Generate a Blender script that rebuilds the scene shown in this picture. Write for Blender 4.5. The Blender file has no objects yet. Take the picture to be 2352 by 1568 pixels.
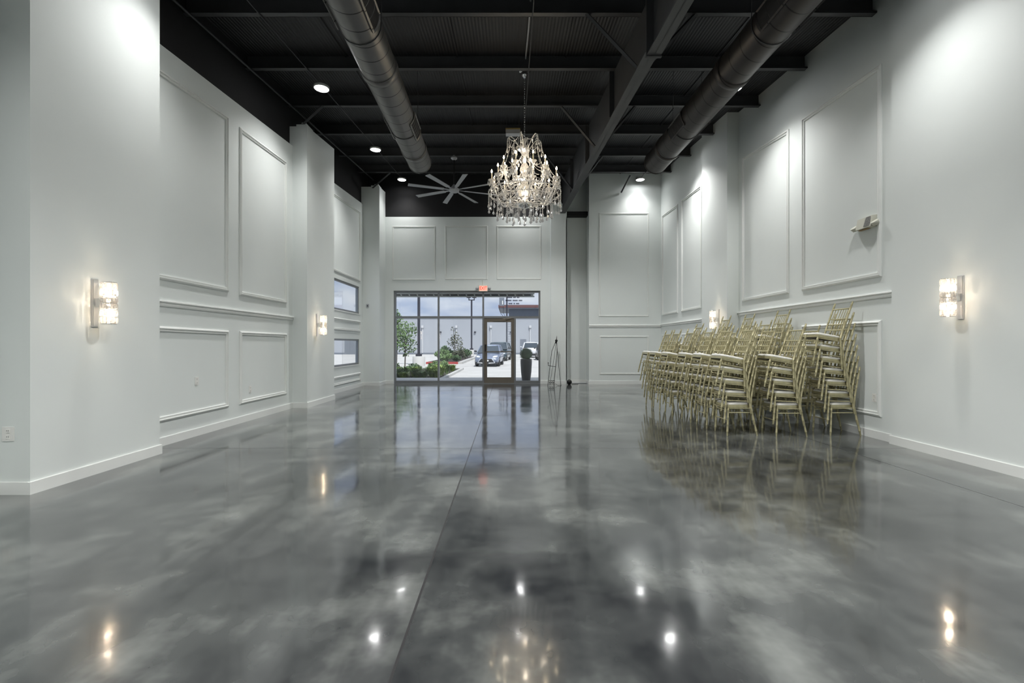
import bpy, math, random
from mathutils import Vector, Matrix, Euler

random.seed(7)
PI = math.pi
SC = bpy.context.scene
COL = SC.collection

# ------------------------------------------------------------------ camera
cam_data = bpy.data.cameras.new('camera')
cam = bpy.data.objects.new('camera', cam_data)
COL.objects.link(cam)
cam.location = (0.0, 0.0, 1.33)
cam.rotation_euler = (PI / 2, 0, 0)
cam_data.sensor_width = 36.0
cam_data.lens = 1045.0 / 2352.0 * 36.0
cam_data.shift_x = 1.0 / 2352.0
cam_data.shift_y = 6.0 / 2352.0
cam_data.clip_start = 0.05
cam_data.clip_end = 400
SC.camera = cam

# ------------------------------------------------------------------ colour management and light paths
SC.view_settings.view_transform = 'Standard'
SC.view_settings.look = 'None'
SC.view_settings.exposure = 1.05
SC.view_settings.gamma = 1.0
SC.view_settings.use_curve_mapping = False
cy = SC.cycles
cy.max_bounces = 7
cy.diffuse_bounces = 4
cy.glossy_bounces = 4
cy.transmission_bounces = 4
cy.transparent_max_bounces = 12
cy.caustics_reflective = False
cy.caustics_refractive = False
cy.sample_clamp_indirect = 3.0
cy.use_denoising = True

# ------------------------------------------------------------------ sky
world = bpy.data.worlds.new('sky')
SC.world = world
world.use_nodes = True
wn, wl = world.node_tree.nodes, world.node_tree.links
wn.clear()
w_out = wn.new('ShaderNodeOutputWorld')
w_bg = wn.new('ShaderNodeBackground')
w_tc = wn.new('ShaderNodeTexCoord')
w_map = wn.new('ShaderNodeMapping')
w_map.inputs['Scale'].default_value = (5.0, 5.0, 13.0)
w_map.inputs['Location'].default_value = (3.1, 1.7, 0.4)
w_noise = wn.new('ShaderNodeTexNoise')
w_noise.inputs['Scale'].default_value = 1.5
w_noise.inputs['Detail'].default_value = 6
w_ramp = wn.new('ShaderNodeValToRGB')
w_ramp.color_ramp.elements[0].position = 0.36
w_ramp.color_ramp.elements[0].color = (0.40, 0.49, 0.67, 1)
w_ramp.color_ramp.elements[1].position = 0.66
w_ramp.color_ramp.elements[1].color = (0.80, 0.83, 0.88, 1)
w_bg.inputs['Strength'].default_value = 0.53
wl.new(w_tc.outputs['Generated'], w_map.inputs['Vector'])
wl.new(w_map.outputs['Vector'], w_noise.inputs['Vector'])
wl.new(w_noise.outputs['Fac'], w_ramp.inputs['Fac'])
wl.new(w_ramp.outputs['Color'], w_bg.inputs['Color'])
wl.new(w_bg.outputs['Background'], w_out.inputs['Surface'])

# ------------------------------------------------------------------ sun (behind the hall, high)
sun_d = bpy.data.lights.new('sun', 'SUN')
sun_d.energy = 2.45
sun_d.angle = math.radians(2.0)
sun_d.color = (1.0, 0.97, 0.92)
sun = bpy.data.objects.new('sun', sun_d)
COL.objects.link(sun)
sun.rotation_euler = Euler((math.radians(32), 0, math.radians(26)))
sun.location = (0, -20, 40)

SIDE_LIGHT_POWER = 130.0
MIDDLE_LIGHT_POWER = 430.0
DOWNLIGHT_GLOW = 18.0
SCONCE_POWER = 4.0
CHANDELIER_POWER = 2.2


# ================================================================== helpers
class MB:
    """collects geometry for ONE mesh object"""

    def __init__(self):
        self.v, self.f, self.sm, self.mi = [], [], [], []
        self.mat = 0

    def add(self, vs, fs, smooth=False):
        b = len(self.v)
        self.v.extend([tuple(p) for p in vs])
        for f in fs:
            self.f.append(tuple(b + i for i in f))
            self.sm.append(smooth)
            self.mi.append(self.mat)

    def hexa(self, p):
        self.add(p, [(0, 3, 2, 1), (4, 5, 6, 7), (0, 1, 5, 4), (1, 2, 6, 5), (2, 3, 7, 6), (3, 0, 4, 7)])

    def box(self, x0, x1, y0, y1, z0, z1):
        self.hexa([(x0, y0, z0), (x1, y0, z0), (x1, y1, z0), (x0, y1, z0),
                   (x0, y0, z1), (x1, y0, z1), (x1, y1, z1), (x0, y1, z1)])

    def slope_box(self, x0, x1, y0, y1, z0a, z1a, z0b, z1b):
        """box along Y: bottom/top z at y0 (a) and y1 (b)"""
        self.hexa([(x0, y0, z0a), (x1, y0, z0a), (x1, y1, z0b), (x0, y1, z0b),
                   (x0, y0, z1a), (x1, y0, z1a), (x1, y1, z1b), (x0, y1, z1b)])

    def tube(self, p0, p1, r0, r1=None, n=8, caps=True, smooth=True):
        r1 = r0 if r1 is None else r1
        self.path([p0, p1], [r0, r1], n, caps, smooth)

    def path(self, pts, r, n=8, caps=True, smooth=True, closed=False):
        pts = [Vector(p) for p in pts]
        m = len(pts)
        rs = r if isinstance(r, (list, tuple)) else [r] * m
        vs, fs = [], []
        ref = None
        for i in range(m):
            if closed:
                t = pts[(i + 1) % m] - pts[i - 1]
            else:
                t = pts[min(i + 1, m - 1)] - pts[max(i - 1, 0)]
            t.normalize()
            if ref is None:
                a = Vector((0, 0, 1)) if abs(t.z) < 0.9 else Vector((1, 0, 0))
                u = t.cross(a).normalized()
            else:
                u = (ref - t * ref.dot(t))
                if u.length < 1e-6:
                    u = t.orthogonal()
                u.normalize()
            ref = u
            w = t.cross(u)
            for k in range(n):
                an = 2 * PI * k / n
                vs.append(pts[i] + (u * math.cos(an) + w * math.sin(an)) * rs[i])
        rng = m if closed else m - 1
        for i in range(rng):
            j = (i + 1) % m
            for k in range(n):
                k2 = (k + 1) % n
                fs.append((i * n + k, i * n + k2, j * n + k2, j * n + k))
        self.add(vs, fs, smooth)
        if caps and not closed:
            self.add(vs[:n], [tuple(range(n - 1, -1, -1))])
            self.add(vs[-n:], [tuple(range(n))])

    def lathe(self, prof, n=16, c=(0, 0, 0), smooth=True, M=None):
        vs, fs = [], []
        for (r, z) in prof:
            for k in range(n):
                a = 2 * PI * k / n
                p = Vector((r * math.cos(a), r * math.sin(a), z))
                if M is not None:
                    p = M @ p
                vs.append(p + Vector(c))
        m = len(prof)
        for i in range(m - 1):
            for k in range(n):
                k2 = (k + 1) % n
                fs.append((i * n + k, i * n + k2, (i + 1) * n + k2, (i + 1) * n + k))
        self.add(vs, fs, smooth)
        if prof[0][0] > 1e-5:
            self.add(vs[:n], [tuple(range(n - 1, -1, -1))])
        if prof[-1][0] > 1e-5:
            self.add(vs[-n:], [tuple(range(n))])

    def ball(self, c, r, n=6, m=4, sz=1.0, smooth=True):
        prof = [(max(r * math.sin(PI * i / m), 1e-6), -r * sz * math.cos(PI * i / m)) for i in range(m + 1)]
        self.lathe(prof, n, c, smooth)

    def bead(self, c, r):
        x, y, z = c
        self.add([(x + r, y, z), (x, y + r, z), (x - r, y, z), (x, y - r, z), (x, y, z + r), (x, y, z - r)],
                 [(0, 1, 4), (1, 2, 4), (2, 3, 4), (3, 0, 4), (1, 0, 5), (2, 1, 5), (3, 2, 5), (0, 3, 5)])

    def frame(self, org, U, V, N, corners, prof):
        """a moulded frame on a wall. corners: 4 (u,v) lower-left, lower-right, upper-right, upper-left; prof: (inset, height) points"""
        org, U, V, N = Vector(org), Vector(U), Vector(V), Vector(N)
        sg = [(1, 1), (-1, 1), (-1, -1), (1, -1)]
        vs, fs = [], []
        for (ins, h) in prof:
            for (u, v), (su, sv) in zip(corners, sg):
                vs.append(org + U * (u + su * ins) + V * (v + sv * ins) + N * h)
        for i in range(len(prof) - 1):
            for k in range(4):
                k2 = (k + 1) % 4
                fs.append((i * 4 + k, i * 4 + k2, (i + 1) * 4 + k2, (i + 1) * 4 + k))
        self.add(vs, fs)

    def build(self, name, mats, parent=None):
        me = bpy.data.meshes.new(name)
        me.from_pydata(self.v, [], self.f)
        me.polygons.foreach_set('use_smooth', self.sm)
        if not isinstance(mats, (list, tuple)):
            mats = [mats]
        for m in mats:
            me.materials.append(m)
        if len(mats) > 1:
            me.polygons.foreach_set('material_index', self.mi)
        me.update()
        o = bpy.data.objects.new(name, me)
        COL.objects.link(o)
        if parent is not None:
            o.parent = parent
        return o


def thing(name, label, cat, loc=(0, 0, 0), rot=(0, 0, 0), group=None):
    o = bpy.data.objects.new(name, None)
    COL.objects.link(o)
    o.empty_display_size = 0.1
    o.location = loc
    o.rotation_euler = rot
    return tag(o, label, cat, group)


def tag(o, label, cat, group=None, kind=None):
    o['label'] = label
    o['category'] = cat
    if group:
        o['group'] = group
    if kind:
        o['kind'] = kind
    return o


def struct(mb, name, mats, label=None, cat=None):
    o = mb.build(name, mats)
    o['kind'] = 'structure'
    if label:
        o['label'] = label
        o['category'] = cat or 'wall'
    return o


def copy_tree(o, parent=None):
    c = o.copy()
    COL.objects.link(c)
    if parent is not None:
        c.parent = parent
    for ch in o.children:
        copy_tree(ch, c)
    return c


def lamp(name, kind, parent, loc, energy, color, **kw):
    d = bpy.data.lights.new(name, kind)
    d.energy = energy
    d.color = color
    for k, v in kw.items():
        setattr(d, k, v)
    o = bpy.data.objects.new(name, d)
    COL.objects.link(o)
    o.parent = parent
    o.location = loc
    return o


# ------------------------------------------------------------------ materials
def mat(name, color, rough=0.5, metal=0.0, var=0.06, scale=8.0, bump=0.0, bscale=60.0, emit=None, estr=0.0, spec=0.5, coat=0.0):
    m = bpy.data.materials.new(name)
    m.use_nodes = True
    nt = m.node_tree
    p = nt.nodes['Principled BSDF']
    p.inputs['Roughness'].default_value = rough
    p.inputs['Metallic'].default_value = metal
    p.inputs['Specular IOR Level'].default_value = spec
    if coat:
        p.inputs['Coat Weight'].default_value = coat
        p.inputs['Coat Roughness'].default_value = 0.05
    tc = nt.nodes.new('ShaderNodeTexCoord')
    no = nt.nodes.new('ShaderNodeTexNoise')
    no.inputs['Scale'].default_value = scale
    no.inputs['Detail'].default_value = 3
    nt.links.new(tc.outputs['Object'], no.inputs['Vector'])
    ra = nt.nodes.new('ShaderNodeValToRGB')
    ra.color_ramp.elements[0].position = 0.3
    ra.color_ramp.elements[1].position = 0.7
    ra.color_ramp.elements[0].color = [c * (1 - var) for c in color[:3]] + [1]
    ra.color_ramp.elements[1].color = [min(1, c * (1 + var)) for c in color[:3]] + [1]
    nt.links.new(no.outputs['Fac'], ra.inputs['Fac'])
    nt.links.new(ra.outputs['Color'], p.inputs['Base Color'])
    if bump:
        n2 = nt.nodes.new('ShaderNodeTexNoise')
        n2.inputs['Scale'].default_value = bscale
        n2.inputs['Detail'].default_value = 2
        bp = nt.nodes.new('ShaderNodeBump')
        bp.inputs['Strength'].default_value = bump
        bp.inputs['Distance'].default_value = 0.01
        nt.links.new(tc.outputs['Object'], n2.inputs['Vector'])
        nt.links.new(n2.outputs['Fac'], bp.inputs['Height'])
        nt.links.new(bp.outputs['Normal'], p.inputs['Normal'])
    if emit is not None:
        p.inputs['Emission Color'].default_value = (*emit, 1)
        p.inputs['Emission Strength'].default_value = estr
    return m


def glass_mat(name, tint=(1, 1, 1), gloss=0.06, rough=0.01):
    m = bpy.data.materials.new(name)
    m.use_nodes = True
    nt = m.node_tree
    nt.nodes.clear()
    out = nt.nodes.new('ShaderNodeOutputMaterial')
    mix = nt.nodes.new('ShaderNodeMixShader')
    tr = nt.nodes.new('ShaderNodeBsdfTransparent')
    gl = nt.nodes.new('ShaderNodeBsdfGlossy')
    fr = nt.nodes.new('ShaderNodeLayerWeight')
    pw = nt.nodes.new('ShaderNodeMath')
    pw.operation = 'POWER'
    pw.inputs[1].default_value = 4.0
    mx = nt.nodes.new('ShaderNodeMath')
    mx.operation = 'MULTIPLY_ADD'
    mx.inputs[1].default_value = 0.6
    mx.inputs[2].default_value = gloss
    tr.inputs['Color'].default_value = (*tint, 1)
    gl.inputs['Roughness'].default_value = rough
    nt.links.new(fr.outputs['Facing'], pw.inputs[0])
    nt.links.new(pw.outputs[0], mx.inputs[0])
    nt.links.new(mx.outputs[0], mix.inputs['Fac'])
    nt.links.new(tr.outputs[0], mix.inputs[1])
    nt.links.new(gl.outputs[0], mix.inputs[2])
    nt.links.new(mix.outputs[0], out.inputs['Surface'])
    return m


def crystal_mat(name, glow=0.0):
    """cut crystal: part see-through, part mirror, part scattering"""
    m = bpy.data.materials.new(name)
    m.use_nodes = True
    nt = m.node_tree
    nt.nodes.clear()
    out = nt.nodes.new('ShaderNodeOutputMaterial')
    tr = nt.nodes.new('ShaderNodeBsdfTransparent')
    gl = nt.nodes.new('ShaderNodeBsdfGlossy')
    gl.inputs['Roughness'].default_value = 0.12
    di = nt.nodes.new('ShaderNodeBsdfTranslucent')
    di.inputs['Color'].default_value = (0.95, 0.95, 0.95, 1)
    dd = nt.nodes.new('ShaderNodeBsdfDiffuse')
    dd.inputs['Color'].default_value = (0.9, 0.9, 0.9, 1)
    m1 = nt.nodes.new('ShaderNodeMixShader')
    m1.inputs[0].default_value = 0.5
    m2 = nt.nodes.new('ShaderNodeMixShader')
    m2.inputs[0].default_value = 0.40
    m3 = nt.nodes.new('ShaderNodeMixShader')
    m3.inputs[0].default_value = 0.42
    tc = nt.nodes.new('ShaderNodeTexCoord')
    no = nt.nodes.new('ShaderNodeTexNoise')
    no.inputs['Scale'].default_value = 45
    ra = nt.nodes.new('ShaderNodeMapRange')
    ra.inputs['From Min'].default_value = 0.35
    ra.inputs['From Max'].default_value = 0.65
    ra.inputs['To Min'].default_value = 0.0
    ra.inputs['To Max'].default_value = 0.5
    nt.links.new(tc.outputs['Object'], no.inputs['Vector'])
    nt.links.new(no.outputs['Fac'], ra.inputs['Value'])
    nt.links.new(ra.outputs[0], m3.inputs[0])
    nt.links.new(di.outputs[0], m1.inputs[1])
    nt.links.new(dd.outputs[0], m1.inputs[2])
    nt.links.new(m1.outputs[0], m2.inputs[1])
    nt.links.new(gl.outputs[0], m2.inputs[2])
    nt.links.new(m2.outputs[0], m3.inputs[1])
    nt.links.new(tr.outputs[0], m3.inputs[2])
    nt.links.new(m3.outputs[0], out.inputs['Surface'])
    return m


def emit_mat(name, color, strength):
    return mat(name, color, 0.4, emit=color, estr=strength, var=0.0)


def floor_mat():
    m = bpy.data.materials.new('polished_concrete')
    m.use_nodes = True
    nt = m.node_tree
    L = nt.links
    p = nt.nodes['Principled BSDF']
    N = nt.nodes.new
    tc = N('ShaderNodeTexCoord')

    def noise(scale, detail, dist, sx=1, sy=1, rough=0.55, rot=0.0):
        mp = N('ShaderNodeMapping')
        mp.inputs['Rotation'].default_value = (0, 0, rot)
        mp.inputs['Scale'].default_value = (sx, sy, 1)
        n = N('ShaderNodeTexNoise')
        n.inputs['Scale'].default_value = scale
        n.inputs['Detail'].default_value = detail
        n.inputs['Roughness'].default_value = rough
        n.inputs['Distortion'].default_value = dist
        L.new(tc.outputs['Object'], mp.inputs['Vector'])
        L.new(mp.outputs['Vector'], n.inputs['Vector'])
        return n.outputs['Fac']

    def math_(op, a, b=None):
        n = N('ShaderNodeMath')
        n.operation = op
        for i, q in enumerate((a, b)):
            if q is None:
                continue
            if isinstance(q, (int, float)):
                n.inputs[i].default_value = q
            else:
                L.new(q, n.inputs[i])
        return n.outputs[0]

    big = noise(0.36, 4, 0.5)
    mid = noise(1.1, 4, 0.35, 1.0, 1.5, 0.5)
    streak = noise(1.5, 4, 0.25, 1.9, .45, 0.5, rot=0.75)
    fine = noise(9.0, 2, 0.1)
    a = math_('ADD', math_('MULTIPLY', big, 0.44), math_('MULTIPLY', streak, 0.22))
    b = math_('MULTIPLY', mid, 0.26)
    c = math_('MULTIPLY', fine, 0.07)
    sep = N('ShaderNodeSeparateXYZ')
    L.new(tc.outputs['Object'], sep.inputs[0])
    X, Y = sep.outputs['X'], sep.outputs['Y']
    jx = math_('ADD', X, math_('ADD', math_('MULTIPLY', Y, 0.0085), 0.465))
    # the slab right of the long joint took the stain darker, most of all beside the joint
    far = N('ShaderNodeMapRange')
    far.inputs['From Min'].default_value = 0.4
    far.inputs['From Max'].default_value = 2.4
    far.inputs['To Min'].default_value = 0.036
    far.inputs['To Max'].default_value = -0.005
    L.new(jx, far.inputs['Value'])
    slab = math_('MULTIPLY', math_('GREATER_THAN', jx, 0.0), far.outputs[0])
    s = math_('ADD', math_('SUBTRACT', math_('ADD', math_('ADD', a, b), c), slab), 0.012)
    ra = N('ShaderNodeValToRGB')
    e = ra.color_ramp.elements
    e[0].position = 0.41
    e[0].color = (0.012, 0.0135, 0.016, 1)
    e[1].position = 0.60
    e[1].color = (0.168, 0.178, 0.168, 1)
    k = e.new(0.50)
    k.color = (0.052, 0.056, 0.056, 1)
    L.new(s, ra.inputs['Fac'])
    # sawn control joints
    j1 = math_('ABSOLUTE', jx)
    j2 = math_('ABSOLUTE', math_('SUBTRACT', X, 4.18))
    j3 = math_('ABSOLUTE', math_('SUBTRACT', Y, 5.815))
    j4 = math_('ABSOLUTE', math_('SUBTRACT', Y, 11.1))
    near = math_('MINIMUM', math_('MINIMUM', j1, j2), math_('MINIMUM', j3, j4))
    wob = math_('ADD', 0.0050, math_('MULTIPLY', mid, 0.003))
    line = math_('LESS_THAN', near, wob)
    mixc = N('ShaderNodeMixRGB')
    mixc.inputs[2].default_value = (0.012, 0.012, 0.013, 1)
    L.new(line, mixc.inputs[0])
    L.new(ra.outputs['Color'], mixc.inputs[1])
    L.new(mixc.outputs[0], p.inputs['Base Color'])
    # sealed gloss, a little worn in patches
    mr = N('ShaderNodeMapRange')
    mr.inputs['From Min'].default_value = 0.3
    mr.inputs['From Max'].default_value = 0.7
    mr.inputs['To Min'].default_value = 0.09
    mr.inputs['To Max'].default_value = 0.17
    L.new(mid, mr.inputs['Value'])
    L.new(math_('MAXIMUM', mr.outputs[0], math_('MULTIPLY', line, 0.8)), p.inputs['Roughness'])
    p.inputs['IOR'].default_value = 1.5
    p.inputs['Specular IOR Level'].default_value = 0.5
    p.inputs['Coat Weight'].default_value = 0.52
    p.inputs['Coat IOR'].default_value = 1.5
    p.inputs['Coat Roughness'].default_value = 0.06
    wave = math_('ADD', noise(2.2, 2, 0.0, 1.0, .8, .4), math_('MULTIPLY', noise(9.0, 1, 0.0), .10))
    bp = N('ShaderNodeBump')
    bp.inputs['Strength'].default_value = 0.12
    bp.inputs['Distance'].default_value = 0.02
    L.new(wave, bp.inputs['Height'])
    L.new(bp.outputs['Normal'], p.inputs['Normal'])
    L.new(bp.outputs['Normal'], p.inputs['Coat Normal'])
    return m


M = {}
M['wall'] = mat('painted_drywall', (0.75, 0.79, 0.775), 0.62, var=0.015, scale=1.2, bump=0.03, bscale=160)
M['trim'] = mat('painted_moulding', (0.80, 0.82, 0.80), 0.38, var=0.01)
M['base'] = mat('painted_baseboard', (0.82, 0.84, 0.82), 0.4, var=0.01)
M['black'] = mat('black_paint', (0.005, 0.005, 0.006), 0.8, var=0.1)
M['floor'] = floor_mat()
M['steel'] = mat('dark_primed_steel', (0.046, 0.047, 0.050), 0.55, var=0.12, scale=3)
M['gold'] = mat('champagne_gold_lacquer', (0.46, 0.425, 0.255), 0.32, metal=0.25, var=0.10, scale=14)
M['ivory'] = mat('ivory_vinyl', (0.78, 0.77, 0.72), 0.45, var=0.03)
M['satin'] = mat('satin_chrome', (0.86, 0.85, 0.83), 0.32, metal=0.8, var=0.02)
M['chrome'] = mat('polished_chrome', (0.86, 0.86, 0.86), 0.08, metal=1.0, var=0.02)
M['crystal'] = crystal_mat('cut_crystal')
M['candle'] = mat('candle_sleeve', (0.85, 0.80, 0.68), 0.4, var=0.02)
M['bulb'] = emit_mat('warm_bulb', (1.0, 0.80, 0.52), 24.0)
M['sconce_bulb'] = emit_mat('sconce_bulb', (1.0, 0.76, 0.50), 13.0)
M['led'] = emit_mat('led_lens', (1.0, 1.0, 1.0), DOWNLIGHT_GLOW)
M['alu'] = mat('grey_aluminium', (0.26, 0.27, 0.28), 0.4, metal=0.6, var=0.04)
M['bronze'] = mat('bronze_aluminium', (0.20, 0.175, 0.145), 0.4, metal=0.5, var=0.06)
M['glass'] = glass_mat('window_glass', (0.93, 0.95, 0.97), 0.05)
M['fan'] = mat('silver_fan_paint', (0.42, 0.43, 0.45), 0.4, metal=0.3, var=0.04)
M['plastic'] = mat('white_plastic', (0.80, 0.80, 0.77), 0.4, var=0.02)
M['slot'] = mat('socket_black', (0.03, 0.03, 0.03), 0.5)
M['cream'] = mat('cream_plastic', (0.58, 0.58, 0.50), 0.45, var=0.03)
M['iron'] = mat('black_iron', (0.018, 0.018, 0.018), 0.4, metal=0.4)
M['red'] = emit_mat('exit_red', (1.0, 0.06, 0.03), .55)
M['exitface'] = emit_mat('exit_face', (0.95, 0.50, 0.40), 0.33)
M['concrete_out'] = mat('pale_concrete', (0.50, 0.49, 0.47), 0.85, var=0.10, scale=0.6)
M['curb_red'] = mat('red_curb_paint', (0.36, 0.05, 0.05), 0.7, var=0.15)
M['soil'] = mat('dark_mulch', (0.045, 0.036, 0.03), 0.9, var=0.3, scale=20)
M['leaf'] = mat('leaf_green', (0.11, 0.185, 0.06), 0.6, var=0.45, scale=5)
M['leaf_dark'] = mat('leaf_dark_green', (0.055, 0.105, 0.04), 0.6, var=0.4, scale=5)
M['leaf_bright'] = mat('leaf_bright_green', (0.20, 0.29, 0.05), 0.6, var=0.4, scale=6)
M['leaf_red'] = mat('leaf_bronze', (0.075, 0.085, 0.05), 0.6, var=0.5, scale=6)
M['bark'] = mat('bark', (0.09, 0.075, 0.06), 0.9, var=0.3, scale=15)
M['tilt'] = mat('grey_tilt_up_panel', (0.36, 0.38, 0.415), 0.8, var=0.04, scale=0.3)
M['tilt_white'] = mat('pale_render', (0.55, 0.56, 0.58), 0.8, var=0.03)
M['rust'] = mat('rust_red_metal', (0.16, 0.075, 0.07), 0.6, var=0.08)
M['slate'] = mat('blue_grey_cladding', (0.17, 0.19, 0.225), 0.5, var=0.08, scale=2)
M['pole'] = mat('dark_bronze_pole', (0.022, 0.022, 0.035), 0.5, var=0.1)
M['rubber'] = mat('tyre_rubber', (0.02, 0.02, 0.022), 0.8)
M['car_glass'] = mat('car_glass', (0.05, 0.065, 0.08), 0.08, var=0.05, coat=0.5)
M['car_blue'] = mat('blue_grey_car_paint', (0.21, 0.25, 0.34), 0.3, metal=0.4, var=0.03, coat=0.6)
M['car_dark'] = mat('dark_teal_car_paint', (0.035, 0.06, 0.075), 0.3, metal=0.3, var=0.03, coat=0.6)
M['car_white'] = mat('white_car_paint', (0.70, 0.71, 0.74), 0.35, var=0.02, coat=0.5)
M['car_black'] = mat('black_car_paint', (0.02, 0.021, 0.026), 0.3, var=0.05, coat=0.5)
M['lamp_clear'] = mat('headlamp', (0.75, 0.77, 0.8), 0.15, var=0.05)
M['lamp_red'] = mat('tail_lamp', (0.30, 0.02, 0.02), 0.25, var=0.1)
M['planter'] = mat('black_planter', (0.012, 0.012, 0.017), 0.35, var=0.2)
M['vinyl'] = mat('dark_vinyl_letters', (0.02, 0.02, 0.06), 0.6)


def duct_mat(name, col):
    """spiral-wound sheet: fine seam lines wrap the pipe"""
    m = mat(name, col, 0.42, metal=0.55, var=0.05)
    nt = m.node_tree
    p = nt.nodes['Principled BSDF']
    src = p.inputs['Base Color'].links[0].from_socket
    N = nt.nodes.new
    uv = N('ShaderNodeTexCoord')
    sep = N('ShaderNodeSeparateXYZ')
    nt.links.new(uv.outputs['Object'], sep.inputs[0])
    at = N('ShaderNodeMath'); at.operation = 'ARCTAN2'
    nt.links.new(sep.outputs['X'], at.inputs[0]); nt.links.new(sep.outputs['Z'], at.inputs[1])
    dv = N('ShaderNodeMath'); dv.operation = 'DIVIDE'; dv.inputs[1].default_value = 2 * PI
    nt.links.new(at.outputs[0], dv.inputs[0])
    ml = N('ShaderNodeMath'); ml.operation = 'MULTIPLY'; ml.inputs[1].default_value = 1 / 0.30
    nt.links.new(sep.outputs['Y'], ml.inputs[0])
    ad = N('ShaderNodeMath'); ad.operation = 'ADD'
    nt.links.new(dv.outputs[0], ad.inputs[0]); nt.links.new(ml.outputs[0], ad.inputs[1])
    fr = N('ShaderNodeMath'); fr.operation = 'FRACT'
    nt.links.new(ad.outputs[0], fr.inputs[0])
    lt = N('ShaderNodeMath'); lt.operation = 'LESS_THAN'; lt.inputs[1].default_value = 0.06
    nt.links.new(fr.outputs[0], lt.inputs[0])
    mx = N('ShaderNodeMixRGB'); mx.inputs[2].default_value = (col[0] * .12, col[1] * .12, col[2] * .12, 1)
    nt.links.new(lt.outputs[0], mx.inputs[0]); nt.links.new(src, mx.inputs[1])
    nt.links.new(mx.outputs[0], p.inputs['Base Color'])
    return m


M['duct'] = duct_mat('grey_spiral_duct', (0.135, 0.132, 0.128))
M['duct_dark'] = duct_mat('dark_spiral_duct', (0.045, 0.040, 0.038))


def deck_mat():
    m = mat('dark_roof_deck', (0.015, 0.0155, 0.017), 0.6, var=0.1, scale=2)
    nt = m.node_tree
    p = nt.nodes['Principled BSDF']
    tc = nt.nodes.new('ShaderNodeTexCoord')
    wv = nt.nodes.new('ShaderNodeTexWave')
    wv.bands_direction = 'X'
    wv.inputs['Scale'].default_value = 6.0
    bp = nt.nodes.new('ShaderNodeBump')
    bp.inputs['Strength'].default_value = 0.4
    bp.inputs['Distance'].default_value = 0.02
    nt.links.new(tc.outputs['Object'], wv.inputs['Vector'])
    nt.links.new(wv.outputs['Fac'], bp.inputs['Height'])
    nt.links.new(bp.outputs['Normal'], p.inputs['Normal'])
    return m


M['deck'] = deck_mat()

# ================================================================== room shell
XL, XR, YB, YR = -4.57, 5.14, 15.24, -5.0     # side walls, storefront wall, wall behind the camera
XC = -4.265                                    # face of the boxed columns on the window side


def zp(y):          # underside of the purlins: the roof climbs towards the street
    return 5.43 + 0.087 * y


def zd(y):          # roof deck
    return zp(y) + 0.25


def ztop(y):        # top of the white part of the window-side wall
    return 4.84 + 0.066 * y


f = MB(); f.box(-5.3, 5.7, YR - 0.3, YB + 0.02, -0.25, 0.0)
struct(f, 'floor', M['floor'], 'dark grey polished concrete floor with sawn joints', 'floor')

c = MB(); c.slope_box(-5.4, 5.8, YR - 0.4, 16.2, zd(YR - .4), zd(YR - .4) + .25, zd(16.2), zd(16.2) + .25)
for x in (-2.9, -0.95, 0.95, 3.6):
    c.slope_box(x - .012, x + .012, YR, 15.2, zd(YR) - .02, zd(YR), zd(15.2) - .02, zd(15.2))
struct(c, 'ceiling', M['deck'], 'dark metal roof deck above the steel', 'ceiling')

# ---- window-side wall
w = MB()
w.slope_box(XL - .25, XL, YR, 9.6, 0, ztop(YR), 0, ztop(9.6))
XF = -4.75                                     # far bay, set back a little
Ya, Yb, W0, W1 = 10.85, 14.6, 11.15, 14.18
wz = [(2.27, 3.11), (0.71, 1.48)]
w.box(XF - .12, XF, Ya, W0, 0, 5.5)
w.box(XF - .12, XF, W1, Yb, 0, 5.5)
w.box(XF - .12, XF, W0, W1, 0, wz[1][0])
w.box(XF - .12, XF, W0, W1, wz[1][1], wz[0][0])
w.box(XF - .12, XF, W0, W1, wz[0][1], 5.5)
w.slope_box(XF - .25, XF, Ya, Yb, 5.5, ztop(Ya), 5.5, ztop(Yb))
struct(w, 'wall_left', M['wall'], 'white panelled wall with the two small windows at its end', 'wall')
w = MB()
w.slope_box(XL - .30, XL - .06, YR, 9.6, ztop(YR), zd(YR) + .1, ztop(9.6), zd(9.6) + .1)
w.slope_box(XF - .30, XF - .06, 9.6, 15.5, ztop(9.6), zd(9.6) + .1, ztop(15.5), zd(15.5) + .1)
struct(w, 'wall_left_upper', M['black'], 'black strip of wall above the white panelling', 'wall')
# ---- boxed columns of that wall
for i, (y0, y1, x1, tops) in enumerate(((4.03, 5.515, XC, None), (9.49, 10.94, XC, (5.87, 6.02)), (14.55, 15.3, -4.226, (6.36, 6.42)))):
    b = MB()
    if tops is None:
        b.slope_box(-5.0, x1, y0, y1, 0, zd(y0) + .1, 0, zd(y1) + .1)
    else:
        b.slope_box(-5.0, x1, y0, y1, 0, tops[0], 0, tops[1])
        # ragged drywall edge at the head
        b.box(-4.5, x1 - .02, y0 + .02, y1 - .3, tops[0], tops[0] + .05)
        b.box(-4.4, x1 - .05, y0 + .05, y0 + .4, tops[0] + .04, tops[0] + .10)
    struct(b, 'wall_column_%d' % (i + 1), M['wall'], ('white boxed column closest to the camera', 'white boxed column between panelling and small windows', 'white boxed column in the corner beside the storefront')[i], 'column')

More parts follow.
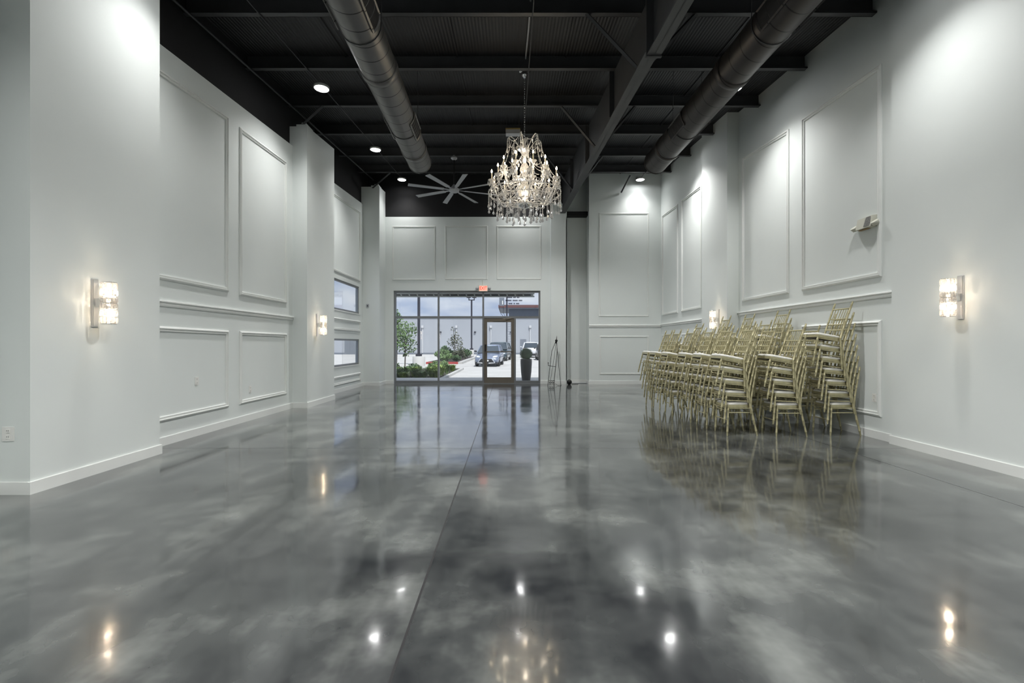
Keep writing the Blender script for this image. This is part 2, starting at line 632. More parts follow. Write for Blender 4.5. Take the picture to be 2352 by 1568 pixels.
# ---- right wall
w = MB()
w.slope_box(XR, XR + .25, YR, 10.4, 0, zd(YR) + .1, 0, zd(10.4) + .1)
w.slope_box(4.96, 4.96 + .43, 10.4, 15.3, 0, zd(10.4) + .1, 0, zd(15.3) + .1)
struct(w, 'wall_right', M['wall'], 'white panelled wall behind the chair stacks', 'wall')
b = MB(); b.slope_box(5.07, 5.3, YR, 6.07, 0, zd(YR) + .1, 0, zd(6.07) + .1)
struct(b, 'wall_pier_1', M['wall'], 'broad plain white pier with a sconce beside the chairs', 'column')
b = MB(); b.slope_box(4.88, 5.3, 10.30, 11.67, 0, zd(10.3) + .1, 0, zd(11.67) + .1)
struct(b, 'wall_pier_2', M['wall'], 'plain white pier behind the chair stacks', 'column')

# ---- storefront wall
SX0, SX1, SZ = -3.95, 0.965, 3.12
w = MB()
w.box(-5.0, SX0, YB, YB + .25, 0, 5.59)
w.box(SX1, 1.85, YB, YB + .25, 0, 5.59)
w.box(SX0, SX1, YB, YB + .25, SZ, 5.59)
w.box(1.80, 2.62, 15.62, 15.87, 0, 7.2)           # recess
w.box(1.80, 1.85, YB, 15.7, 0, 6.9)
w.slope_box(1.305, 1.81, 15.12, YB + .02, 0, 6.0, 0, 6.0)  # pier under the beam
struct(w, 'wall_back', M['wall'], 'white wall around the glass storefront', 'wall')
w = MB()
w.box(2.57, 5.3, 15.10, 15.9, 0, 7.1)
struct(w, 'wall_back_bay', M['wall'], 'white panelled wall standing forward beside the storefront', 'wall')
w = MB()
w.box(-5.0, 1.32, YB, YB + .25, 5.59, 7.2)
w.box(1.30, 1.86, 15.2, YB + .25, 6.0, 7.2)
struct(w, 'wall_back_upper', M['black'], 'black upper wall over the storefront', 'wall')
w = MB(); w.box(1.81, 2.60, 15.30, 15.6, 5.66, 5.79)
struct(w, 'beam_recess', M['black'], 'black beam across the recess', 'beam')
w = MB(); w.box(-5.3, 5.7, YR - .3, YR, 0, 5.6)
struct(w, 'wall_front', M['wall'], 'plain white wall behind the camera', 'wall')

# ---- baseboards
BH, BT = 0.11, 0.018


def baseboard(segs, name, label):
    b = MB()
    for (x0, x1, y0, y1) in segs:
        b.box(x0, x1, y0, y1, 0, BH)
        ix = 0.006
        b.box(min(x0 + ix, x1), max(x1 - ix, x0), min(y0 + ix, y1), max(y1 - ix, y0), BH, BH + .004)
    struct(b, name, M['base'], label, 'baseboard')


baseboard([(XL, XL + BT, 5.515 + BT, 9.49 - BT), (XF, XF + BT, 10.94 + BT, 14.55 - BT), (XL, XL + BT, YR, 4.03 - BT),
           (XL, XC, 4.03 - BT, 4.03), (XC, XC + BT, 4.03 - BT, 5.515 + BT), (XL, XC, 5.515, 5.515 + BT),
           (XL, XC, 9.49 - BT, 9.49), (XC, XC + BT, 9.49 - BT, 10.94 + BT), (XF, XC, 10.94, 10.94 + BT), (XF, -4.226, 14.55 - BT, 14.55),
           (-4.226, -4.226 + BT, 14.55 - BT, YB - BT)], 'baseboard_left', 'white baseboard along the wall with the columns')
baseboard([(XR - BT, XR, 6.07 + BT, 10.30 - BT), (5.07 - BT, 5.07, YR, 6.07 + BT), (4.88 - BT, 4.88, 10.30 - BT, 11.67 + BT),
           (4.88, XR, 10.30 - BT, 10.30), (4.96 - BT, 4.96, 11.67 + BT, 15.10 - BT)], 'baseboard_right', 'white baseboard behind the chair stacks')
baseboard([(-4.226, SX0, YB - BT, YB), (SX1, 1.305 - BT, YB - BT, YB), (1.305 - BT, 1.81 + BT, 15.12 - BT, 15.12),
           (1.81, 2.57 - BT, 15.62 - BT, 15.62), (2.57, 4.96, 15.10 - BT, 15.10), (2.57 - BT, 2.57, 15.10 - BT, 15.62)],
          'baseboard_back', 'white baseboard along the storefront wall')

# ---- mouldings
PROF = [(0, 0), (0, .014), (.010, .022), (.022, .030), (.030, .030), (.034, .013), (.050, .012), (.056, .020), (.066, .018), (.070, 0)]
PROF_S = [(a * .72, b * .62) for a, b in PROF]
UY, UZ = Vector((0, 1, 0)), Vector((0, 0, 1))
trim_n = [0]


def panel(side, u0, u1, z0, z1a, z1b=None, prof=PROF, x=None, what='panel'):
    """moulded wall panel; z1a, z1b are its top at u0 and u1"""
    z1b = z1a if z1b is None else z1b
    trim_n[0] += 1
    b = MB()
    if side == 'L':
        b.frame((x, 0, 0), UY, UZ, (1, 0, 0), [(u0, z0), (u1, z0), (u1, z1b), (u0, z1a)], prof)
    elif side == 'R':
        b.frame((x, 0, 0), UY, UZ, (-1, 0, 0), [(u0, z0), (u1, z0), (u1, z1b), (u0, z1a)], prof)
    else:
        b.frame((0, x, 0), Vector((1, 0, 0)), UZ, (0, -1, 0), [(u0, z0), (u1, z0), (u1, z1b), (u0, z1a)], prof)
    return struct(b, 'trim_%d' % trim_n[0], M['trim'], 'white moulding frame of %s' % what, 'moulding')


def rail(side, u0, u1, z, x, what, h=.085):
    """chair rail: the moulding profile run straight"""
    trim_n[0] += 1
    b = MB()
    pr = [(0, 0), (0, .03), (.012, .036), (.024, .036), (.030, .014), (.055, .014), (.060, .026), (.078, .022), (h, 0)]
    vs = []
    for u in (u0, u1):
        for (dz, hh) in pr:
            if side == 'L':
                vs.append((x + hh, u, z - dz))
            elif side == 'R':
                vs.append((x - hh, u, z - dz))
            else:
                vs.append((u, x - hh, z - dz))
    n = len(pr)
    b.add(vs, [(i, i + 1, n + i + 1, n + i) for i in range(n - 1)] + [tuple(range(n - 1, -1, -1)), tuple(range(n, 2 * n))])
    return struct(b, 'trim_%d' % trim_n[0], M['trim'], 'white chair rail on %s' % what, 'moulding')


panel('L', 5.68, 7.33, 2.17, 4.88, 4.98, x=XL, what='the tall panel nearer the camera, wall with columns')
panel('L', 7.63, 9.22, 2.15, 4.97, 5.02, x=XL, what='the tall panel beside the second column')
rail('L', 5.515, 9.49, 1.905, XL, 'the wall between the first two columns')
panel('L', 5.68, 7.33, 0.315, 1.565, 1.55, x=XL, what='the low panel nearer the camera, wall with columns')
panel('L', 7.63, 9.22, 0.315, 1.55, 1.545, x=XL, what='the low panel beside the second column')
panel('L', 11.1, 14.25, 3.28, 5.30, 5.47, x=XF, what='the panel above the small windows')
panel('L', 11.1, 14.25, 1.71, 2.05, x=XF, what='the narrow panel between the small windows')
panel('L', 11.1, 14.25, 0.20, 0.45, x=XF, what='the narrow panel below the small windows')
panel('B', -3.995, -2.55, 3.47, 5.28, prof=PROF_S, x=YB, what='the first panel over the storefront')
panel('B', -2.23, -.80, 3.49, 5.29, prof=PROF_S, x=YB, what='the middle panel over the storefront')
panel('B', -.50, .99, 3.49, 5.29, prof=PROF_S, x=YB, what='the panel over the storefront, chandelier end')
panel('B', 2.90, 4.55, 2.24, 5.68, prof=PROF_S, x=15.10, what='the tall panel beside the storefront recess')
rail('B', 2.57, 4.96, 1.965, 15.10, 'the wall beside the storefront recess')
panel('B', 2.92, 4.55, 0.32, 1.60, prof=PROF_S, x=15.10, what='the low panel beside the storefront recess')
panel('R', 6.31, 8.04, 2.27, 5.22, 5.30, x=XR, what='the tall panel with the emergency light')
panel('R', 8.42, 10.12, 2.27, 5.31, 5.46, x=XR, what='the tall panel beside the pier behind the chairs')
rail('R', 6.07, 10.30, 2.05, XR, 'the wall right behind the chairs')
panel('R', 6.31, 8.04, 0.315, 1.66, x=XR, what='the low panel with the outlet behind the chairs')
panel('R', 8.42, 10.12, 0.315, 1.66, x=XR, what='the low panel hidden by the chairs')
panel('R', 11.86, 13.25, 2.26, 5.48, 5.52, x=4.96, what='the tall panel past the pier behind the chairs')
panel('R', 13.55, 14.95, 2.26, 5.50, 5.55, x=4.96, what='the tall panel in the far corner')
rail('R', 11.67, 15.10, 1.99, 4.96, 'the wall past the pier behind the chairs')
panel('R', 11.86, 13.25, 0.32, 1.63, prof=PROF_S, x=4.96, what='the low panel past the pier')
panel('R', 13.55, 14.95, 0.32, 1.63, prof=PROF_S, x=4.96, what='the low panel in the far corner')

# ---- storefront: frame, panes, door
fr = MB()
y0, y1 = YB + .06, YB + .17
t = .055
for x in (SX0 + t / 2, -2.46, -.955, SX1 - t / 2):
    fr.box(x - t / 2, x + t / 2, y0, y1, 0, SZ)
fr.box(.085, .145, y0, y1, 0, 2.25)
fr.box(SX0, SX1, y0 - .002, y1 + .002, SZ - .06, SZ)
fr.box(SX0, SX1, y0 - .002, y1 + .002, 2.20, 2.27)
fr.box(SX0, -.955, y0 - .002, y1 + .002, 0, .10)
fr.box(.115, SX1, y0 - .002, y1 + .002, 0, .10)
win = struct(fr, 'window_1', M['alu'], 'grey aluminium glazed storefront across the end wall', 'window')
for (xa, xb, za, zb) in ((SX0 + .05, -2.49, .1, 2.2), (-2.43, -.985, .1, 2.2), (.145, SX1 - .05, .1, 2.2),
                         (SX0 + .05, -2.49, 2.27, 3.06), (-2.43, -.985, 2.27, 3.06), (-.925, SX1 - .05, 2.27, 3.06)):
    g = MB(); g.box(xa, xb, YB + .105, YB + .117, za, zb)
    g.build('pane', M['glass'], win)
# dark vinyl lines of opening hours on the transom, too small to read from here
g = MB()
for (z, runs) in ((2.905, ((-.17, .02), (.06, .15), (.18, .26))), (2.80, ((-.20, .00), (.04, .21), (.24, .36))), (2.695, ((-.10, .03), (.07, .12), (.155, .26)))):
    for (xa, xb) in runs:
        x = xa
        while x < xb - .005:
            wdt = random.uniform(.014, .024)
            g.box(x, min(x + wdt, xb), YB + .1005, YB + .1045, z - .022, z + .022)
            x += wdt + .005
g.build('lettering', M['vinyl'], win)

dr = MB()
dx0, dx1, dy0, dy1, dz0, dz1 = -.925, .085, YB + .08, YB + .15, .02, 2.20
dr.box(dx0, dx0 + .10, dy0, dy1, dz0, dz1)
dr.box(dx1 - .10, dx1, dy0, dy1, dz0, dz1)
dr.box(dx0 + .10, dx1 - .10, dy0, dy1, dz1 - .13, dz1)
dr.box(dx0 + .10, dx1 - .10, dy0, dy1, dz0, dz0 + .19)
door = struct(dr, 'door_1', M['bronze'], 'bronze framed glass door in the storefront', 'door')
g = MB(); g.box(dx0 + .10, dx1 - .10, YB + .108, YB + .118, dz0 + .19, dz1 - .13); g.build('pane', M['glass'], door)
g = MB(); g.box(dx0 + .08, dx1 - .06, dy0 - .05, dy0 - .02, 1.055, 1.09); g.box(dx0 + .06, dx0 + .09, dy0 - .05, dy0, 1.03, 1.11); g.box(dx1 - .09, dx1 - .06, dy0 - .05, dy0, 1.03, 1.11)
g.build('push_bar', M['bronze'], door)
g = MB(); g.box(dx0 + .03, dx0 + .07, dy0 - .03, dy0, 1.08, 1.32); g.build('lock_case', M['iron'], door)
g = MB(); g.box(-.62, -.20, dy0 - .06, dy0, dz1 - .10, dz1 - .035); g.tube((-.3, dy0 - .05, dz1 - .03), (.0, dy0 - .03, dz1 + .0), .012); g.build('closer', M['bronze'], door)
g = MB(); g.box(-.98, .15, YB - .02, YB + .2, 0, .02); g.build('threshold', M['alu'], door)

# ---- two small windows
for n, (za, zb) in enumerate(wz):
    b = MB()
    xa, xb = XF - .075, XF - .02
    s = .05
    b.box(xa, xb, W0, W1, za, za + s); b.box(xa, xb, W0, W1, zb - s, zb)
    b.box(xa, xb, W0, W0 + s, za + s, zb - s); b.box(xa, xb, W1 - s, W1, za + s, zb - s)
    o = struct(b, 'window_%d' % (n + 2), M['alu'], ('upper of the two small windows by the far column', 'lower of the two small windows by the far column')[n], 'window')
    g = MB(); g.box(XF - .053, XF - .047, W0 + s, W1 - s, za + s, zb - s); g.build('pane', M['glass'], o)
    g = MB(); g.box(XF - .018, XF + .014, W0 - .04, W1 + .04, za - .03, za); g.build('sill', M['trim'], o)

# ================================================================== roof steel
PUR = [-4.2, -2.68, -1.16, .36, 1.88, 3.40, 4.92, 6.44, 7.94, 9.43, 10.98, 12.59, 14.13]
for y in PUR:
    b = MB()
    z = zp(y)
    b.box(XL - .2, XR + .02, y - .045, y + .045, z, z + .006)        # bottom flange
    b.box(XL - .2, XR + .02, y + .037, y + .045, z, z + .25)         # web
    b.box(XL - .2, XR + .02, y - .045, y - .039, z, z + .022)        # lip
    struct(b, 'ceiling_purlin', M['steel'], 'dark steel purlin crossing below the roof deck', 'beam')
# main rafter running towards the street
b = MB()
pts = [(1.80, -4.9, 3.95), (1.80, 4.15, 4.60), (1.845, 5.92, 5.15), (1.70, 15.2, 5.68)]


def beam_seg(b, p, q, half, th):
    for (hw, za, zb, zc, zdd) in ((half, p[2], p[2] + th, q[2], q[2] + th),):
        b.hexa([(p[0] - hw, p[1], za), (p[0] + hw, p[1], za), (q[0] + hw, q[1], zc), (q[0] - hw, q[1], zc),
                (p[0] - hw, p[1], zb), (p[0] + hw, p[1], zb), (q[0] + hw, q[1], zdd), (q[0] - hw, q[1], zdd)])


p, q = pts[2], pts[3]
beam_seg(b, p, q, .09, .016)
b.hexa([(p[0] - .006, p[1], p[2]), (p[0] + .006, p[1], p[2]), (q[0] + .006, q[1], q[2]), (q[0] - .006, q[1], q[2]),
        (p[0] - .006, p[1], zp(p[1])), (p[0] + .006, p[1], zp(p[1])), (q[0] + .006, q[1], zp(q[1])), (q[0] - .006, q[1], zp(q[1]))])
p, q = (1.845, -4.9, 4.1), (1.845, 5.90, 5.07)
beam_seg(b, p, q, .09, .02)
b.hexa([(p[0] - .006, p[1], p[2]), (p[0] + .006, p[1], p[2]), (q[0] + .006, q[1], q[2]), (q[0] - .006, q[1], q[2]),
        (p[0] - .006, p[1], zp(p[1])), (p[0] + .006, p[1], zp(p[1])), (q[0] + .006, q[1], zp(q[1])), (q[0] - .006, q[1], zp(q[1]))])
b.box(1.845 - .10, 1.845 + .10, 5.885, 5.905, 5.05, zp(5.9))          # splice end plate
b.box(1.845 - .10, 1.845 + .10, 5.908, 5.925, 5.05, zp(5.9))
for yy in (8.0, 10.4, 12.8):
    xx = 1.845 - (yy - 5.92) * .0156
    b.box(xx - .09, xx + .09, yy, yy + .01, 5.2 + (yy - 5.92) * .057, zp(yy))
struct(b, 'beam_1', M['steel'], 'deep dark steel rafter over the chandelier side', 'beam')
# knee braces from purlin to rafter
for i, y in enumerate((3.40, 6.44, 9.43, 12.59)):
    xb = 1.845 - max(0, y - 5.92) * .0156
    zb_ = 5.15 + (y - 5.92) * .057 + .03
    for s in (-1, 1):
        b = MB()
        a0 = Vector((xb + s * .03, y, zb_)); a1 = Vector((xb + s * .78, y, zp(y) + .02))
        b.path([a0, a1], .028, 4, True, False)
        struct(b, 'ceiling_brace', M['steel'], 'dark angle brace from purlin to rafter', 'beam')
for (p0, p1) in (((-4.58, 9.6, 5.80), (-3.9, 9.42, 6.26)), ((-4.5, 14.6, 6.3), (-3.75, 14.13, 6.66)), ((3.63, 15.05, 6.35), (3.75, 14.4, 6.66))):
    b = MB(); b.path([p0, p1], .03, 4, True, False)
    struct(b, 'ceiling_brace', M['steel'], 'dark angle brace from wall to purlin', 'beam')
# conduit at the eave and cables to the lights
b = MB(); b.path([(-4.52, 5.56, zp(5.56) - .03), (-4.52, 14.9, zp(14.9) - .03)], .018, 6)
tag(b.build('eave_conduit', M['steel']), 'dark conduit running along the eave over the black wall strip', 'conduit')
for x, lab in ((-3.55, 'thin cable linking the round lights on the side with columns'), (4.16, 'thin cable linking the round lights over the chairs'), (.30, 'thin cable linking the round lights along the middle of the roof')):
    b = MB(); b.path([(x, YR, zp(YR) - .015), (x, 15.03, zp(15.03) - .015)], .009, 6)
    tag(b.build('lighting_cable', M['steel']), lab, 'cable')

# ---- round ceiling lights
DL_Y = [-1.4, 1.9, 5.2, 8.5, 11.87, 15.03]
rowname = {-3.55: 'side of the room with columns', .30: 'middle of the roof', 4.16: 'side over the chairs'}
ordn = ['first', 'second', 'third', 'fourth', 'fifth', 'last']
for x in (-3.55, .30, 4.16):
    for i, y in enumerate(DL_Y):
        if x == .30 and i == 3:
            continue
        yy = min(y, 14.72)
        t_ = thing('ceiling_light', 'round white light, %s from the camera, %s' % (ordn[i], rowname[x]), 'ceiling light', (x, yy, zp(yy) - .02), (0, 0, 0), 'round ceiling lights')
        b = MB(); b.lathe([(.05, 0), (.14, -.01), (.14, -.05), (.128, -.055), (.124, -.045)], 24); b.build('housing', M['plastic'], t_)
        b = MB(); b.lathe([(.124, -.046), (.09, -.053), (.0001, -.056)], 24); b.build('lens', M['led'], t_)
        b = MB(); b.tube((0, 0, 0), (0, 0, .05), .012, n=6); b.build('stem', M['steel'], t_)
        pw, cone, bl = (MIDDLE_LIGHT_POWER, 128, .6) if x == .30 else (SIDE_LIGHT_POWER * (1.8 if x > 1 else 1.35), 122, 1.0)
        if i == 5:
            pw, cone, bl = SIDE_LIGHT_POWER * .5, 122, 1.0
        elif i == 4:
            pw *= .85 if x == .30 else 1.25
        elif i == 2 and x != .30:
            pw *= .72
        lamp('lamp', 'SPOT', t_, (0, 0, -.08), pw, (1.0, 0.99, 0.97), spot_size=math.radians(cone), spot_blend=bl, shadow_soft_size=.13)


# ---- ducts
def duct(name, label, p0, p1, r, m, collars, grilles):
    p0, p1 = Vector(p0), Vector(p1)
    d = p1 - p0
    Lh = d.length
    rot = Vector((0, 1, 0)).rotation_difference(d.normalized()).to_euler()
    t_ = thing(name, label, 'duct', p0, rot)
    b = MB()
    n = 40
    ring = lambda rr, y: [(rr * math.cos(2 * PI * k / n), y, rr * math.sin(2 * PI * k / n)) for k in range(n)]
    vs = ring(r, 0) + ring(r, Lh)
    b.add(vs, [(k, (k + 1) % n, n + (k + 1) % n, n + k) for k in range(n)], True)
    b.add(ring(r, Lh), [tuple(range(n))])
    b.add(ring(r, 0), [tuple(range(n - 1, -1, -1))])
    # rolled end bead
    b.path([(r * math.cos(2 * PI * k / n), Lh - .012, r * math.sin(2 * PI * k / n)) for k in range(n)], .012, 6, closed=True)
    b.build('pipe', m, t_)
    for (y, w_) in collars:
        b = MB()
        vs = ring(r + .003, y) + ring(r + .016, y + .01) + ring(r + .016, y + w_ - .01) + ring(r + .003, y + w_)
        fs = []
        for j in range(3):
            fs += [(j * n + k, j * n + (k + 1) % n, (j + 1) * n + (k + 1) % n, (j + 1) * n + k) for k in range(n)]
        b.add(vs, fs, True)
        b.build('collar', m, t_)
    for (y, ln, ang, half) in grilles:
        b = MB()
        def pt(a, yy, rr):
            return (rr * math.sin(a), yy, -rr * math.cos(a))
        m_ = 8
        b.mat = 1
        for k in range(m_):
            a0 = ang - half + 2 * half * k / m_; a1 = ang - half + 2 * half * (k + 1) / m_
            b.add([pt(a0, y, r + .012), pt(a1, y, r + .012), pt(a1, y + ln, r + .012), pt(a0, y + ln, r + .012)], [(0, 1, 2, 3)])
        b.mat = 0
        for a in (ang - half, ang + half):
            b.path([pt(a, y - .02, r + .012), pt(a, y + ln + .02, r + .012)], .016, 4, True, False)
        for yy in (y - .02, y + ln + .02):
            b.path([pt(ang - half + 2 * half * k / m_, yy, r + .012) for k in range(m_ + 1)], .016, 4, True, False)
        for k in range(1, 6):
            yy = y + ln * k / 6
            b.path([pt(ang - half + 2 * half * j / m_, yy, r + .010) for j in range(m_ + 1)], .005, 4, True, False)
        b.build('grille', [m, M['black']], t_)
    for y in (Lh * .22, Lh * .5, Lh * .80):
        wpos = p0 + d * (y / Lh)
        hgt = zd(wpos.y) - wpos.z
        b = MB()
        b.path([(-r * 1.03, y, hgt - .05), (-r * 1.03, y, 0)] + [(r * 1.03 * math.cos(PI + PI * k / 12), y, r * 1.03 * math.sin(PI + PI * k / 12)) for k in range(1, 12)] + [(r * 1.03, y, 0), (r * 1.03, y, hgt - .05)], .006, 5)
        b.build('hanger', M['steel'], t_)
    return t_


dl0 = Vector((-1.82, 5.12, 5.20)); dl1 = Vector((-2.04, 10.1, 5.37))
e = (dl1 - dl0).normalized()
duct('spiral_duct', 'grey spiral air duct ending above the ceiling fan', dl0 - e * 4.2, dl1, .25, M['duct'],
     [(5.45, .14), (8.35, .12)], [(3.3, 1.15, PI / 2 - .30, .45), (6.95, .62, PI / 2 - .30, .45), (3.3, 1.15, -PI / 2 + .2, .42), (6.95, .62, -PI / 2 + .2, .42)])
dr0 = Vector((3.16, 5.12, 5.20)); dr1 = Vector((3.20, 10.1, 5.36))
e = (dr1 - dr0).normalized()
duct('spiral_duct', 'dark brown spiral air duct over the chair stacks', dr0 - e * 4.2, dr1, .25, M['duct_dark'],
     [(5.5, .14), (8.3, .10)], [(3.3, 1.15, -PI / 2 + .25, .45), (6.95, .62, -PI / 2 + .25, .45), (6.95, .62, PI / 2 - .2, .42), (3.3, 1.15, PI / 2 - .2, .42)])

# ---- ceiling fan
FY = 12.59
fan = thing('ceiling_fan', 'large silver eight-bladed ceiling fan beyond the grey duct', 'fan', (-1.59, FY, 5.58))
b = MB(); b.lathe([(.0001, -.05), (.10, -.05), (.135, -.03), (.14, .0), (.13, .05), (.08, .09), (.04, .14), (.03, .16)], 28); b.build('hub', M['fan'], fan)
b = MB(); b.tube((0, 0, .12), (0, 0, .90), .018, n=10); b.build('downrod', M['iron'], fan)
b = MB(); b.lathe([(.03, .84), (.085, .875), (.09, .90), (.06, .93), (.05, .96)], 20); b.build('ceiling_cup', M['fan'], fan)
for k in range(8):
    a = math.radians(20 + 45 * k)
    Mx = Matrix.Rotation(a, 4, 'Z')
    pit = math.radians(9)
    b = MB()

    def bl(r_, wdt, s, up):
        return Mx @ Vector((r_, s * wdt / 2 * math.cos(pit), .01 + up + s * wdt / 2 * math.sin(pit)))
    st = [(.10, .045), (.28, .05), (.30, .105), (1.25, .135)]
    vs = []
    for (r_, wd) in st:
        vs += [bl(r_, wd, -1, -.006), bl(r_, wd, 1, -.006), bl(r_, wd, 1, .006), bl(r_, wd, -1, .006)]
    fs = []
    for i in range(len(st) - 1):
        for j in range(4):
            j2 = (j + 1) % 4
            fs.append((i * 4 + j, i * 4 + j2, (i + 1) * 4 + j2, (i + 1) * 4 + j))
    fs += [(3, 2, 1, 0), tuple(range(len(vs) - 4, len(vs)))]
    b.add(vs, fs)
    b.build('blade', M['fan'], fan)

# ---- junction box on the steel, above the chandelier
jb = thing('junction_box', 'small grey box with a brass edge hung under the purlins', 'box', (.03, 10.40, 6.18))
b = MB(); b.box(-.16, .16, -.08, .08, -.07, .02); b.build('case', M['fan'], jb)
b = MB(); b.box(-.165, .165, -.085, .085, .02, .05); b.build('cover', mat('dull_brass', (.42, .33, .14), .4, .5), jb)
for xx in (.14, -.14):
    b = MB(); b.tube((xx, 0, .05), (xx, 0, .38), .01, n=6); b.build('hanger', M['steel'], jb)

# ================================================================== chandelier
CH = (0.237, 8.26, 0.0)
ch = thing('chandelier', 'big crystal chandelier with lit candle bulbs hanging on a chain', 'chandelier', CH)


def cz(y):          # height that a photo row has at the chandelier's distance
    return 1.33 + (790 - y) * .0079


zc_ = 6.29
b = MB(); b.lathe([(.10, zc_ + .03), (.115, zc_), (.09, zc_ - .035), (.06, zc_ - .05), (.07, zc_ - .065), (.045, zc_ - .10), (.02, zc_ - .13)], 24); b.build('canopy', M['chrome'], ch)
b = MB(); b.path([(.0, 0, zc_ + .03), (.012, -.35, zc_ + .045), (.03, -1.2, zc_ - .03), (.04, -3.2, zc_ - .20)], .014, 7); b.build('supply_cable', M['fan'], ch)
b = MB()
ztp = 5.06
nlk = 26
for k in range(nlk):
    za = zc_ - .12 - (zc_ - .12 - ztp) * (k + .5) / nlk
    hl = (zc_ - .12 - ztp) / nlk * .66
    pts_ = []
    for j in range(10):
        a = 2 * PI * j / 10
        u_, v_ = .013 * math.cos(a), hl * math.sin(a)
        pts_.append((u_, 0, za + v_) if k % 2 else (0, u_, za + v_))
    b.path(pts_, .0035, 5, closed=True)
b.path([(.008, 0, zc_ - .1), (-.006, .01, (zc_ + ztp) / 2), (.006, 0, ztp)], .004, 5)
b.build('chain', M['chrome'], ch)
b = MB()
b.lathe([(.02, 5.06), (.05, 5.03), (.03, 4.99), (.02, 4.95), (.06, 4.90), (.10, 4.84), (.06, 4.78), (.025, 4.72), (.03, 4.62), (.075, 4.55), (.09, 4.48), (.05, 4.40),
         (.028, 4.33), (.04, 4.25), (.11, 4.18), (.13, 4.10), (.10, 4.02), (.05, 3.97), (.07, 3.93), (.10, 3.90), (.05, 3.84), (.02, 3.80)], 16)
b.build('centre_column', M['crystal'], ch)
b = MB(); b.lathe([(.13, 3.90), (.14, 3.87), (.12, 3.83), (.05, 3.80), (.0001, 3.79)], 20); b.build('bottom_bowl', M['chrome'], ch)


def pendant(b, x, y, z, ln, r):
    """almond cut drop with its pin bead, hanging from z"""
    b.bead((x, y, z - r * .5), r * .5)
    prof = [(.0001, z - r), (r * .45, z - r - ln * .25), (r, z - r - ln * .68), (r * .7, z - r - ln * .88), (.0001, z - r - ln)]
    b.lathe(prof, 6, (x, y, 0), False)


def strand(b, p0, p1, sag, r, step):
    p0, p1 = Vector(p0), Vector(p1)
    n = max(2, int((p1 - p0).length * 1.1 / step))
    for i in range(n + 1):
        s = i / n
        q = p0.lerp(p1, s)
        q.z -= sag * 4 * s * (1 - s)
        b.bead(q, r)


def arm_proto(R, zb, nstr):
    """one candle arm pointing to +X: zb is the height of its drip pan"""
    b = MB()
    z0 = zb - .42 if R > .45 else zb - .30
    prof = []
    for i in range(15):
        s = i / 14
        r_ = .09 + (R - .09) * (s ** .85)
        z_ = z0 + .12 * math.sin(PI * min(1, s * 1.6)) * (1 - s) * 1.2 - .10 * math.sin(PI * s) + (zb - z0 - .03) * (s ** 2.4)
        prof.append((r_, 0, z_))
    b.path(prof, .011, 6)
    arm = b.build('arm', M['crystal'], ch)
    b = MB(); b.lathe([(.010, zb - .05), (.025, zb - .03), (.062, zb + .004), (.066, zb + .012), (.02, zb + .004), (.012, zb + .03)], 14, (R, 0, 0)); b.build('drip_pan', M['crystal'], arm)
    b = MB(); b.tube((R, 0, zb + .01), (R, 0, zb + .135), .0115, n=8); b.build('candle', M['candle'], arm)
    b = MB(); b.lathe([(.006, zb + .135), (.0155, zb + .152), (.014, zb + .168), (.006, zb + .188), (.0001, zb + .20)], 8, (R, 0, 0)); b.build('bulb', M['bulb'], arm)
    for k in range(nstr):
        a = 2 * PI * k / nstr
        x, y = R + .064 * math.cos(a), .064 * math.sin(a)
        b = MB(); pendant(b, x, y, zb + .005, .080, .015)
        b.build('crystal_drop', M['crystal'], arm)
    return arm


A1 = arm_proto(.60, 4.27, 6)
A1.rotation_euler.z = math.radians(8)
for k in range(1, 12):
    o = copy_tree(A1, ch); o.rotation_euler.z = math.radians(8 + 30 * k)
A2 = arm_proto(.40, 4.50, 5)
A2.rotation_euler.z = math.radians(20)
for k in range(1, 8):
    o = copy_tree(A2, ch); o.rotation_euler.z = math.radians(20 + 45 * k)
# crown of bowed arms with drops
for k in range(6):
    a = math.radians(15 + 60 * k)
    ca, sa = math.cos(a), math.sin(a)
    b = MB()
    pr = [(.03, 4.80), (.12, 4.92), (.20, 5.03), (.265, 5.07), (.315, 5.03), (.325, 4.95)]
    b.path([(r_ * ca, r_ * sa, z_) for r_, z_ in pr], .009, 6)
    cr = b.build('crown_arm', M['crystal'], ch)
    for r_, z_ in ((.325, 4.95), (.29, 5.04), (.20, 5.0)):
        b = MB()
        for j in range(3):
            b.bead((r_ * ca, r_ * sa, z_ - .02 - .026 * j), .012)
        pendant(b, r_ * ca, r_ * sa, z_ - .09, .085, .018)
        b.build('crystal_drop', M['crystal'], cr)
    # swag to the next crown arm and long strands down to the candle ring
    a2 = math.radians(15 + 60 * (k + 1))
    b = MB()
    strand(b, (.30 * ca, .30 * sa, 5.05), (.30 * math.cos(a2), .30 * math.sin(a2), 5.05), .11, .009, .02)
    b.build('bead_swag', M['crystal'], ch)
for k in range(12):
    a = math.radians(8 + 30 * k)
    for (r0, z0_, r1, z1_, sag, da) in ((.30, 4.94, .57, 4.30, .10, 0), (.05, 4.76, .40, 4.52, .10, 8), (.57, 4.26, .66, 4.06, .04, 6)):
        b = MB()
        a_ = a + math.radians(da)
        strand(b, (r0 * math.cos(a), r0 * math.sin(a), z0_), (r1 * math.cos(a_), r1 * math.sin(a_), z1_), sag, .0085, .021)
        b.build('bead_strand', M['crystal'], ch)
    a2 = math.radians(8 + 30 * (k + 1))
    b = MB()
    strand(b, (.62 * math.cos(a), .62 * math.sin(a), 4.23), (.62 * math.cos(a2), .62 * math.sin(a2), 4.23), .09, .0085, .021)
    b.build('bead_swag', M['crystal'], ch)
